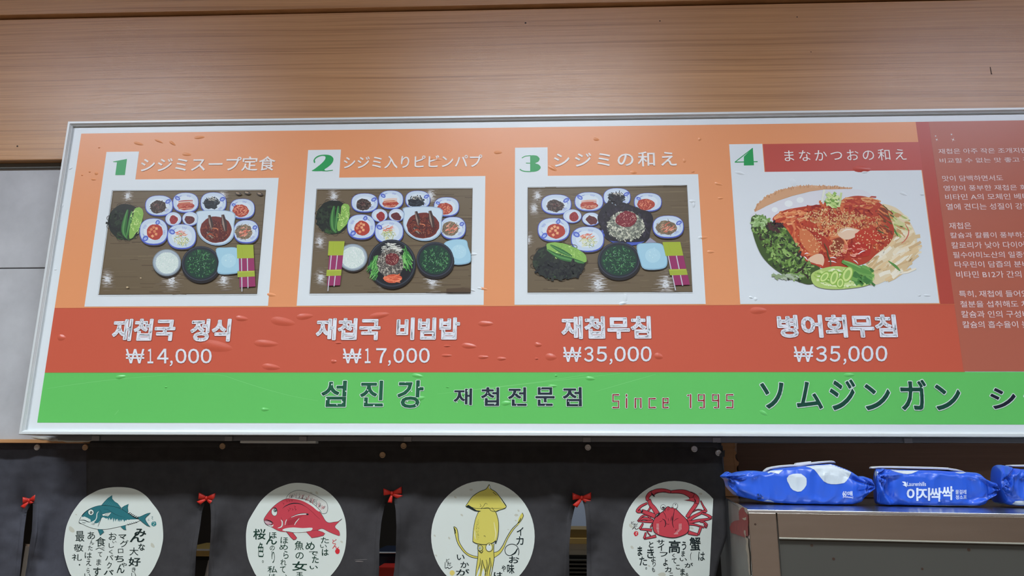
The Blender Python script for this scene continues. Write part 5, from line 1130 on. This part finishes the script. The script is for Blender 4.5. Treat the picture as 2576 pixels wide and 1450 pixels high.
# ---- crumpled tape at the lower edge of the sign
def tape(pts, w0, w1, lab, Y=.078):
    vs, fs = [], []; n = 40
    for i in range(n+1):
        t = i/n; k = t*(len(pts)-1); j = min(int(k), len(pts)-2); f = k-j
        x = pts[j][0]*(1-f)+pts[j+1][0]*f; y = pts[j][1]*(1-f)+pts[j+1][1]*f
        w = w0*math.sin(math.pi*min(1, t*1.02)**.6)+w1
        for s in (-1, -.3, .4, 1):
            p = P(x, y+s*w, Y); p.y -= .004*noise.noise(Vector((i*.35, s*2, 1)))+.004*(1-s*s); vs.append(p)
    for i in range(n):
        for j in range(3): fs.append((i*4+j, i*4+j+1, i*4+5+j, i*4+4+j))
    o = mesh('adhesive_tape', vs, fs, M_TAPE, None, True); o.modifiers.new('t', 'SOLIDIFY').thickness = .0004
    tag(o, lab, 'tape')
tape([(80, 1101), (130, 1106), (180, 1110), (222, 1110), (248, 1104)], 4.5, .8, 'crumpled pale tape hanging under the left end of the sign')
tape([(1688, 1109), (1730, 1107), (1770, 1109), (1790, 1107)], 2, .7, 'thin peeling tape under the sign above the crab disc')

# ------------------------------------------------------------------ the kitchen seen through the slits
def kp(px, py, Y): return P(px, py, Y)
def kbox(name, px0, py0, px1, py1, Y, dep, m, parent=None, bev=.001):
    a_, b_ = P(px0, py1, Y), P(px1, py0, Y)
    return box(name, (a_.x, Y, a_.z), (b_.x, Y+dep, b_.z), m, parent, bev)
SHZ = 1.10
sh = empty('kitchen_shelf', (0, .75, SHZ)); tag(sh, 'steel kitchen shelf rack behind the curtains', 'shelf')
box('shelf_board', (-1.5, -.27, -.03), (-.08, .35, 0), M_STEEL, sh, .003)
for x in (-1.47, -.11):
    for y in (-.24, .32): box('leg', (x-.015, y-.015, -SHZ), (x+.015, y+.015, -.03), M_STEEL, sh)
def stand(o_name, px0, py0, px1, Y, dep, m, lab, cat, bev=.004):
    a_, b_ = P(px0, py0, Y), P(px1, py0, Y); r = empty(o_name, ((a_.x+b_.x)/2, Y+dep/2, SHZ)); tag(r, lab, cat)
    return r, (b_.x-a_.x)/2, a_.z-SHZ
# slit 1: steel canister
r, w, h = stand('steel_canister', 40, 1377, 90, .56, .10, M_STEEL, 'grey steel canister showing low in the leftmost slit', 'canister')
def can(bm, w=w, h=h): bm_tube(bm, [(0, 0, 0), (0, 0, h*.94), (0, 0, h)], w*1.05, 24)
bobj('body', can, M_ALU, r); bobj('lid', lambda bm: (bm_tube(bm, [(0, 0, h), (0, 0, h+.006)], w*1.1, 24), bm_tube(bm, [(0, 0, h+.006), (0, 0, h+.018)], .008, 12)), M_STEEL, r)
# slit 2: dark machine with a gold plate and a white round jug in front
r, w, h = stand('black_cooker', 440, 1400, 560, .66, .2, M_BLACK, 'black cooker with an ochre top edge behind the second slit', 'cooker')
box('body', (-w, -.1, 0), (w, .1, h), M_BLACK, r, .01); box('top_plate', (-w, -.102, h), (w, .1, h+.018), M_GOLD, r, .003); box('edge_strip', (-w, -.106, h+.016), (w, -.1025, h+.0205), M_WHITEP, r)
r, w, h = stand('white_jug', 508, 1402, 545, .53, .06, M_WHITEP, 'white rounded jug low in the second slit', 'jug')
def jug(bm):
    prof = [(.0, 0), (.7, 0), (.9, .15), (1, .5), (.95, .8), (.7, .95), (.3, 1.0), (0, 1.0)]; n = 24
    rings = [[bm.verts.new((math.cos(6.28318*i/n)*w*p[0], math.sin(6.28318*i/n)*w*p[0], h*p[1])) for i in range(n)] for p in prof[1:-1]]
    for q, z in zip(rings, rings[1:]):
        for i in range(n): bm.faces.new((q[i], q[(i+1) % n], z[(i+1) % n], z[i]))
    bm.faces.new(rings[0][::-1]); bm.faces.new(rings[-1])
bobj('body', jug, M_WHITEP, r, smooth=True); bobj('handle', lambda bm: bm_tube(bm, [(-w*.9, 0, h*.75), (-w*1.5, 0, h*.7), (-w*1.6, 0, h*.4), (-w*.95, 0, h*.25)], .005, 8), M_WHITEP, r, smooth=True)
# slit 3: dark blue bin with a steel rim, red basket in front
r, w, h = stand('blue_bin', 930, 1391, 1020, .62, .2, M_BLUED, 'dark blue bin with a thin steel rim behind the third slit', 'bin')
box('body', (-w, -.1, 0), (w, .1, h), M_BLUED, r, .01); bobj('rim', lambda bm: bm_tube(bm, [(-w, -.1, h), (w, -.1, h)], .0022, 8), M_ALU, r)
r, w, h = stand('red_basket', 952, 1427, 992, .53, .08, M_REDP, 'red slotted plastic basket low in the third slit', 'basket')
def bask(bm):
    bm_box(bm, (-w*1.1, -.04, h*.80), (w*1.1, .04, h), .003); bm_box(bm, (-w, -.036, 0), (w, .036, h*.3), .002)
    for i in range(9): x = -w*.95+i*w*.2375; bm_box(bm, (x-.0012, -.037, h*.28), (x+.0012, -.033, h*.82)); bm_box(bm, (x-.0012, .033, h*.28), (x+.0012, .037, h*.82))
bobj('basket_body', bask, M_REDP, r)
# slit 4: pale cabinet, ochre shelf edge, white carton, black louvred unit
r = empty('pale_cabinet', (P(1455, 1300, 1.0).x, 1.2, 0)); tag(r, 'pale blue-white cabinet front filling the upper part of the fourth slit', 'cabinet')
box('carcass', (-.16, -.2, 0), (.22, .2, P(0, 1150, 1.0).z), M_PALE, r, .004); box('door', (-.155, -.212, .1), (.215, -.2, P(0, 1150, 1.0).z-.02), M_PALE, r, .003)
bobj('handle', lambda bm: bm_tube(bm, [(.17, -.213, 1.2), (.17, -.235, 1.2), (.17, -.235, 1.34), (.17, -.213, 1.34)], .005, 8), M_STEEL, r, smooth=True)
r = empty('louvred_unit', ((P(1400, 1386, .62).x+P(1520, 1386, .62).x)/2, .72, SHZ-.1)); tag(r, 'dark louvred kitchen unit at the bottom of the fourth slit', 'appliance')
hz = P(0, 1386, .62).z-(SHZ-.1); wz = .066
box('housing', (-wz, -.08, 0), (wz, .1, hz), M_KDARK, r, .003); box('foot', (-wz, -.06, -(SHZ-.1)), (wz, .08, 0), M_KDARK, r)
for i in range(9): 
    z = hz-.012-i*.0105
    if z > .01: bobj('slat', lambda bm: bm_box(bm, (-wz+.004, -.096, z-.002), (wz-.004, -.08, z+.002)), mat('slat_grey', (92, 90, 84), .4, .4), r)
top = hz+SHZ-.1
r2 = empty('white_carton', (r.location.x, .70, top)); tag(r2, 'cream carton standing on the louvred unit in the fourth slit', 'carton')
ch = P(0, 1357, .63).z-top; box('body', (-.055, -.06, 0), (.055, .06, ch), mat('cream_card', (206, 200, 184), .7), r2, .001); box('tape_strip', (-.056, -.0605, ch*.4), (.056, -.0595, ch*.5), mat('card_edge', (190, 184, 168), .7), r2)
r3 = empty('ochre_tray', (r.location.x, .70, top+ch)); tag(r3, 'ochre wooden tray with a brown edge lying on the cream carton', 'tray')
t1 = P(0, 1343, .63).z-top-ch; t2 = P(0, 1322, .63).z-top-ch
box('tray_base', (-.075, -.07, 0), (.075, .07, t1), M_GOLD, r3, .001); box('tray_rim', (-.077, -.06, t1), (.077, .06, t2), M_OCHRE, r3, .001)
# ------------------------------------------------------------------ steel freezer with tissue packs
FY = -.33
fc = P(1881, 1283.5, FY); fang = -math.radians(9.6); fz = fc.z
fr_ = empty('steel_refrigerator', (fc.x, fc.y, 0), fang)
tag(fr_, 'low stainless steel refrigerator with dark door panel beside the curtain', 'refrigerator')
cF, sF = math.cos(fang), math.sin(fang)
FX = Vector((cF, sF, 0)); FYv = Vector((-sF, cF, 0))
def flocal(v): d = v-Vector((fc.x, fc.y, 0)); return Vector((d.dot(FX), d.dot(FYv), d.z))
def fpt(px, py, yl=0.0):
    """point where the sight line meets the plane local y = yl of the refrigerator (local coordinates)"""
    d = ray(px, py); n = FYv; o = Vector((fc.x, fc.y, 0))+FYv*yl
    t = (o-CP).dot(n)/d.dot(n); return flocal(CP+d*t)
WF, DF = 1.1, .86
xst = fpt(1957, 1340).x; zr = fpt(2100, 1357).z
box('cabinet_body', (0.0005, .006, .1), (WF, DF, fz-.0036), M_SIDE, fr_, .002)
for i, x in enumerate((.06, WF-.1)):
    for y in (.08, DF-.08): bobj('foot', lambda bm: bm_tube(bm, [(x, y, 0), (x, y, .1)], .02, 12), M_BLACK, fr_)
box('top_plate', (-.0008, -.0004, fz-.0034), (WF+.001, DF, fz), M_STEELTOP, fr_, .0012)
box('top_edge', (-.001, -.0022, fz-.0036), (WF, -.0006, fz+.0004), mat('polished_edge', (226, 230, 236), .15, .9), fr_, .0005)
box('corner_post', (0, -.001, .12), (xst-.0006, .02, fz-.0036), M_STEEL, fr_, .0012)
box('top_rail', (xst+.0006, -.0006, zr), (WF, .02, fz-.0036), M_STEEL, fr_, .001)
box('door_panel', (xst+.0008, .003, .14), (WF-.02, .018, zr-.0012), M_GLASSD, fr_, .001)
box('door_trim', (xst+.0008, -.002, zr-.0016), (WF-.02, .006, zr+.0002), mat('pale_trim', (170, 170, 160), .35, .5), fr_, .0004)
for (px, py, r) in ((2042, 1373, .0022), (2097, 1407, .0022), (2437, 1384, .0024), (2320, 1432, .0018), (1900, 1320, .0018)):
    q = fpt(px, py, .003 if px > 1957 else -.0015); yy = .0028 if px > 1957 else -.0012
    mesh('stain', [(q.x+math.cos(t*.785)*r, yy, q.z+math.sin(t*.785)*r) for t in range(8)], [tuple(range(8))], M_NAIL, fr_)
# peeled sticker remains on the left side: paper and red scraps (in the side plane, local x = 0)
def sidept(px, py, l=.0008):
    d = ray(px, py); o = Vector((fc.x, fc.y, 0))-FX*l; t = (o-CP).dot(FX)/d.dot(FX); return flocal(CP+d*t)
def scrap(name, pts, m, l):
    jj = []
    for (x0, y0), (x1, y1) in zip(pts, pts[1:]+pts[:1]):
        jj += [(x0+(x1-x0)*i/5+random.uniform(-.9, .9), y0+(y1-y0)*i/5+random.uniform(-.9, .9)) for i in range(5)]
    q = [sidept(x, y, l) for x, y in jj]; tr = tessellate_polygon([q]); mesh(name, q, [tuple(t) for t in tr], m, fr_)
MSR = speckle(mat('sticker_red', (150, 62, 58), .6), (1, 1, 1), 60, 6, .6, 1.15); MSP = speckle(mat('sticker_paper', (178, 168, 152), .7), (1, 1, 1), 50, 5, .75, 1.1)
Z5 = lambda L: [(1800+x/4.0275, 1090+y/4.0275) for x, y in L]
scrap('sticker_paper', Z5([(195, 700), (260, 735), (322, 765), (326, 830), (300, 800), (285, 750), (262, 790), (240, 780), (232, 740)]), MSP, .0006)
scrap('sticker_red', Z5([(258, 760), (282, 755), (300, 800), (328, 830), (330, 1040), (300, 1060), (240, 1040), (160, 1010), (140, 960), (170, 900), (240, 880), (235, 800)]), MSR, .0009)
scrap('sticker_paper', Z5([(268, 860), (310, 855), (312, 885), (280, 880)]), MSP, .0013); scrap('sticker_paper', Z5([(286, 985), (300, 985), (306, 1060), (330, 1070), (356, 1440), (340, 1440), (318, 1200), (305, 1180), (312, 1100), (294, 1040)]), MSP, .0013)

# cardboard boxes behind the packs
def cbox(px0, px1, ytop, yl, dep, m, lab, seam=False):
    a_, b_ = fpt(px0, 1200, yl), fpt(px1, 1200, yl); zt_ = fpt((px0+px1)/2, ytop, yl).z
    r = empty('cardboard_box', (0, 0, 0)); r.location = Vector((fc.x, fc.y, fz+.0008))+FX*a_.x+FYv*yl; r.rotation_euler = (0, 0, fang); w = b_.x-a_.x; h = zt_-fz
    tag(r, lab, 'box'); box('body', (0, 0, 0), (w, dep, h), m, r, .0015)
    box('top_flap', (.002, -.003, h), (w-.002, dep*.5, h+.003), m, r); return r, w, h
r, w, h = cbox(1858, 2900, 1116, .56, .26, M_CARD2, 'wide dark brown cardboard box standing behind the blue packs')
r, w, h = cbox(1780, 1851, 1114, .53, .12, M_CARD, 'lighter brown cardboard box with a torn edge beside the curtain')
# its torn edge: small ragged strip
vs = []; n = 24
for i in range(n+1):
    z = h*i/n; vs += [Vector((w-.001, -.001, z)), Vector((w+.003+.004*noise.noise(Vector((0, i*.6, 2)))+(.006 if 13 < i < 16 else 0), -.0015, z))]
tm = mesh('torn_edge', vs, [(2*i, 2*i+1, 2*i+3, 2*i+2) for i in range(n)], M_CARD, r); tm.modifiers.new('t', 'SOLIDIFY').thickness = .001

# ---- soft packs of wet wipes
PB, PW, PDK = (38, 86, 196), (188, 198, 204), (24, 44, 120)
def inpoly(p, q):
    c = False; n = len(q); j = n-1
    for i in range(n):
        if (q[i][1] > p[1]) != (q[j][1] > p[1]) and p[0] < (q[j][0]-q[i][0])*(p[1]-q[i][1])/(q[j][1]-q[i][1]+1e-9)+q[i][0]: c = not c
        j = i
    return c
def interp(L, x):
    if x <= L[0][0]: return L[0][1]
    for (a_, b_), (c_, d_) in zip(L, L[1:]):
        if x <= c_: return b_+(d_-b_)*(x-a_)/(c_-a_+1e-9)
    return L[-1][1]
def tri(x): x = x % 1.0; return abs(2*x-1)*2-1
def wpack(label, top, bot, whites, yl, dep, seed, shear=(0, 0), lid=None, endk=1.0):
    """soft pack: px outlines of its front, grown to a pillow with pinched, creased ends"""
    xa, xb = top[0][0], top[-1][0]; NX, NT = 250, 64
    r = empty('wipes_pack', (fc.x, fc.y, fz), fang); tag(r, label, 'wipes pack', 'soft blue packs of wipes on the refrigerator')
    r.location = Vector((fc.x, fc.y, fz))
    vs, fs, cols = [], [], []; pxs = []
    zo = Vector((0, 0, fz))
    for i in range(NX+1):
        x = xa+(xb-xa)*i/NX; yt, yb = interp(top, x), interp(bot, x)
        f = min((x-xa)/endk, (xb-x)/endk)/52; f = max(0, min(1, f)); d = dep*(.05+.95*math.sin(f*math.pi/2)**.8)
        e = 1-f
        for j in range(NT):
            t = 2*math.pi*j/NT; ca, sa = math.cos(t), math.sin(t)       # ca: towards the viewer, sa: up
            pc = .30+.5*e
            u = math.copysign(abs(ca)**pc, ca); v = math.copysign(abs(sa)**(.36+.5*e), sa)
            yc = (yt+yb)/2-(yb-yt)/2*v
            sx = (shear[0]*(1-i/NX)+shear[1]*i/NX)*(1-u)/2*e**.7
            q = fpt(x, yc, yl)-zo
            # creases radiating from the pinched ends, flatter dents in the middle
            ce = (xa, interp(top, xa)*.5+interp(bot, xa)*.5) if x-xa < xb-x else (xb, interp(top, xb)*.5+interp(bot, xb)*.5)
            ang = math.atan2(yc-ce[1], abs(x-ce[0])+6)
            cr = tri(ang*1.9+seed*.37)*.6+tri(ang*3.7+seed*.7+abs(x-ce[0])*.012)*.35
            A_ = .017*(1-min(1, abs(x-ce[0])/95))*min(1, abs(x-ce[0])/12)
            nn = noise.noise(Vector((x*.028, yc*.03, seed))); n2 = noise.noise(Vector((x*.07+5, yc*.06, seed+4)))
            n3 = tri((x*.8+yc*1.3)*.012+seed*.3+.3*nn)*tri((x*1.1-yc*.9)*.017+seed*.7)
            bump = n3*.0022*(.5+e)+cr*A_+(1-abs(nn)*2.6)*.0045*(.45+e)+(.5-abs(n2))*.0022*(.3+e)
            y = q.y+d*(1-u)-dep*0.0-0*u - bump*max(0, u)
            vs.append(Vector((q.x+sx, y+ (0), max(.0006, q.z))))
            pxs.append((x, yc, u))
    for i in range(NX):
        for j in range(NT):
            a_, b_ = i*NT+j, i*NT+(j+1) % NT; fs.append((a_, b_, b_+NT, a_+NT))
            xx = (pxs[a_][0]+pxs[a_+NT][0])/2; yy = (pxs[a_][1]+pxs[b_][1])/2; u = pxs[a_][2]
            c = PB
            if u <= .1 and any(inpoly((xx, yy), w_) for w_, wc in whites): c = PW
            cols.append(c)
    fs.append(tuple(range(NT))[::-1]); cols.append(PB); fs.append(tuple(NX*NT+j for j in range(NT))); cols.append(PB)
    o = mesh('film_body', vs, fs, M_PACK, r, False)
    for p in o.data.polygons: p.use_smooth = True
    ca_ = o.data.color_attributes.new('Col', 'FLOAT_COLOR', 'CORNER'); buf = []
    for p, c in zip(o.data.polygons, cols):
        l = tuple(min(.9, x*K) for x in lin(c)); buf += [l[0], l[1], l[2], 1.0]*p.loop_total
    ca_.data.foreach_set('color', buf)
    from mathutils.bvhtree import BVHTree
    bv = BVHTree.FromPolygons([tuple(v) for v in vs], fs)
    def onp(px, py, l):
        o_ = flocal(CP)-zo; d = ray(px, py); dl = Vector((d.dot(FX), d.dot(FYv), d.z)).normalized()
        h = bv.ray_cast(o_, dl)
        if h[0] is None: return None
        return h[0]-dl*(l+.0004)
    for w_, wc in whites:
        aw = Art(onp, lift=.0002); aw.fine(w_, wc, 2.5); aw.build('white_pattern', M_PACK, r)
    if lid:
        strip, thick, ydep, tab = lid
        lv, lf = [], []; n = 40
        for i in range(n+1):
            t = i/n*(len(strip)-1); j = min(int(t), len(strip)-2); f = t-j; x = strip[j][0]*(1-f)+strip[j+1][0]*f; y = strip[j][1]*(1-f)+strip[j+1][1]*f
            ed = math.sin(math.pi*min(1, max(0, i/n)))**.35
            q0, q1 = fpt(x, y, yl+dep*.30)-zo, fpt(x, y+thick*(.35+.65*ed), yl+dep*.30)-zo
            for (zz, yy) in ((q1.z, 0), (q0.z-.001, -.001), (q0.z, .003), (q0.z, ydep*ed+.004), (q1.z, ydep*ed+.006)): lv.append(Vector((q0.x, q0.y+yy+(1-ed)*.012, zz)))
        for i in range(n):
            for j in range(5): lf.append((i*5+j, i*5+(j+1) % 5, i*5+5+(j+1) % 5, i*5+5+j))
        lf += [tuple(range(5)), tuple(n*5+j for j in range(5))[::-1]]
        lo = mesh('lid', lv, lf, M_WHITEP, r, False)
        if tab:
            (x0, y0), (x1, y1) = tab; a_, b_ = fpt(x0, y0, yl+dep*.28)-zo, fpt(x1, y1, yl+dep*.28)-zo; hh = .0045
            vs2 = []
            for yy in (a_.y, a_.y+.02):
                vs2 += [Vector((a_.x, yy, a_.z-hh)), Vector((b_.x, yy, b_.z-hh)), Vector((b_.x-.001, yy, b_.z)), Vector((a_.x+.002, yy, a_.z))]
            mesh('lid_tab', vs2, [(0, 1, 2, 3), (7, 6, 5, 4), (0, 4, 5, 1), (1, 5, 6, 2), (2, 6, 7, 3), (3, 7, 4, 0)], M_WHITEP, lo)
    return r, o, onp
Q1 = lambda L: [(1815+x/9.667, 1150+y/9.667) for x, y in L]
Q2 = lambda L: [(2010+x/9.667, 1150+y/9.667) for x, y in L]
Q3 = lambda L: [(2180+x/9.667, 1150+y/9.667) for x, y in L]
Q4 = lambda L: [(2366+x/9.667, 1150+y/9.667) for x, y in L]
WT = [Q1([(1590, 520), (1640, 450), (1740, 415), (1840, 408), (1950, 415)])+Q2([(60, 420), (130, 470), (180, 520), (188, 600), (180, 690), (120, 780), (50, 840)])+Q1([(1850, 850), (1740, 810), (1680, 750), (1640, 660), (1600, 590)]),
      Q2([(170, 240), (270, 265), (370, 310), (440, 390), (520, 500), (600, 595), (690, 645), (780, 665), (900, 668), (1000, 655), (1100, 635), (1160, 580), (1220, 490), (1260, 410), (1290, 335), (1150, 270), (900, 170), (600, 130), (200, 120)]),
      Q1([(1090, 345), (1500, 318), (1440, 370), (1390, 415), (1300, 395), (1200, 375), (1140, 400)]), Q1([(900, 1100), (1000, 1085), (1120, 1045), (1200, 1060), (1280, 1100), (1600, 1140), (1600, 1170), (900, 1130)])]
pk, ob, on1 = wpack('crumpled blue wipes pack with raised lid, nearest the curtain',
    [(1826, 1196), (1836, 1187), (1848, 1192), (1862, 1188), (1885, 1185), (1905, 1185), (1920, 1187), (1932, 1187), (1950, 1180), (1975, 1177), (2010, 1174), (2050, 1170), (2085, 1167.5), (2095, 1167), (2105, 1170), (2140, 1184), (2165, 1199), (2180, 1199), (2196, 1206), (2201, 1220)],
    [(1826, 1202), (1834, 1210), (1838, 1228), (1848, 1240), (1855, 1248), (1870, 1253), (1900, 1260), (1930, 1265.5), (1975, 1269), (2010, 1271), (2100, 1272), (2160, 1271), (2172, 1266), (2184, 1252), (2201, 1232)],
    [(w_, PW) for w_ in WT], .18, .042, 3.0, (-.01, -.002),
    (Q1([(1030, 365), (1100, 310), (1180, 262), (1300, 235), (1500, 205), (1780, 185)])+Q2([(0, 190), (300, 140), (600, 105), (800, 92), (880, 105), (915, 135)]), 5.0, .05, (Q1([(1790, 150)])[0], Q2([(305, 108)])[0])))
a = Art(on1, o=(2010, 1150), sc=9.667, lift=.0003)
a.glyph('매', 1180, 835, 1300, 950, (214, 222, 236), .02, rot=-.06); a.glyph('60', 1060, 835, 1160, 945, (214, 222, 236), .02, rot=.06)
a.glyph('[60sheets]', 1070, 955, 1315, 1010, (206, 214, 232), .02, rot=.08); a.build('count_lettering', M_PACK, pk)
a = Art(on1, o=(1815, 1150), sc=9.667, lift=.0003)
for q in ([(862, 910), (905, 898), (930, 960), (890, 965)], [(940, 905), (965, 925), (985, 965), (945, 950)], [(868, 1000), (950, 985), (968, 1030), (880, 1045)], [(965, 975), (1000, 965), (1025, 1025), (985, 1010)]): a.poly(q, (24, 50, 110))
a.build('dark_print', M_PACK, pk)
a = Art(on1, o=(1815, 1150), sc=9.667, lift=.0003)
for x, y in ((640, 415), (680, 400), (720, 385), (750, 375), (700, 430), (740, 410), (560, 435), (520, 440)): a.line([(x-14, y+4), (x+16, y-3)], 7, (128, 156, 214), adv=False)
a.poly([(350, 470), (380, 415), (415, 395), (420, 460)], (130, 150, 170)); a.build('side_print', M_PACK, pk)

WB = [Q3([(165, 335), (220, 335), (285, 365), (275, 440), (215, 465), (175, 420)]), Q3([(500, 285), (620, 335), (760, 380), (900, 410), (1000, 420), (1100, 405), (1200, 365), (1300, 320), (1300, 250), (500, 250)]),
      Q4([(250, 330), (330, 370), (400, 395), (480, 405), (560, 400), (620, 380), (670, 350), (560, 310), (300, 290)]), Q3([(590, 1178), (2000, 1180), (2000, 1230), (590, 1230)]), Q4([(0, 1180), (900, 1182), (960, 1205), (970, 1240), (0, 1240)])]
pk, ob, on2 = wpack('blue wipes pack with white lettering on its front, middle one on the refrigerator',
    [(2204, 1186), (2210, 1181), (2225, 1179), (2240, 1181), (2300, 1182.5), (2366, 1184), (2395, 1186), (2430, 1187), (2465, 1190), (2472, 1192), (2490, 1206), (2510, 1216), (2514, 1232)],
    [(2204, 1206), (2206, 1234), (2210, 1262), (2222, 1272), (2250, 1273), (2300, 1274), (2366, 1275.5), (2470, 1275.5), (2486, 1271), (2500, 1253), (2514, 1234)],
    [(w_, PW) for w_ in WB], .18, .042, 8.0, (.001, -.001),
    (Q3([(160, 260), (300, 232), (600, 225), (1100, 235), (1600, 245), (2000, 262)])+Q4([(200, 268), (420, 300), (560, 335), (640, 360)]), 5.5, .06, None), .62)
a = Art(on2, o=(2180, 1150), sc=9.667, lift=.0003); LP = (208, 218, 236)
a.glyph('Laurenhills', 988, 610, 1445, 712, LP, .012)
a.poly(smooth_curve([(862, 610), (900, 600), (945, 608), (975, 650), (975, 735), (940, 715), (875, 680), (915, 672), (905, 640)], True, 3), LP); a.build('maker_lettering', M_PACK, pk)
a = Art(on2, o=(2180, 1150), sc=9.667, lift=.0003)
a.glyph('이', 975, 755, 1262, 1075, LP, .028, slant=-.0); a.glyph('지', 1255, 752, 1545, 1070, LP, .028); a.glyph('싹', 1540, 748, 1830, 1092, LP, .028); a.glyph('싹', 1830, 715, 2118, 1055, LP, .028)
a.glyph('물걸레', 2160, 800, 2425, 910, LP, .012); a.glyph('청소포', 2165, 930, 2440, 1035, LP, .012); a.build('product_lettering', M_PACK, pk)
WC = [Q4([(1560, 1160), (1740, 1150), (1820, 1080), (1900, 1070), (2900, 1090), (2900, 1260), (1560, 1240)]), Q4([(1740, 200), (1850, 250), (1950, 290), (2900, 300), (2900, 150), (1740, 180)])]
pk, ob, on3 = wpack('crumpled blue wipes pack cut off by the right edge of the picture',
    [(2518, 1206), (2521, 1180), (2532, 1170), (2545, 1173), (2560, 1178), (2580, 1181), (2660, 1183), (2740, 1186), (2775, 1196), (2800, 1222)],
    [(2518, 1230), (2523, 1240), (2530, 1252), (2540, 1268), (2552, 1273), (2576, 1275.5), (2660, 1276), (2750, 1276), (2775, 1264), (2800, 1236)],
    [(w_, PW) for w_ in WC], .175, .045, 5.0, (.001, .01), (Q4([(1780, 205), (2100, 190), (2900, 200), (4000, 230)]), 5.0, .06, None), .62)
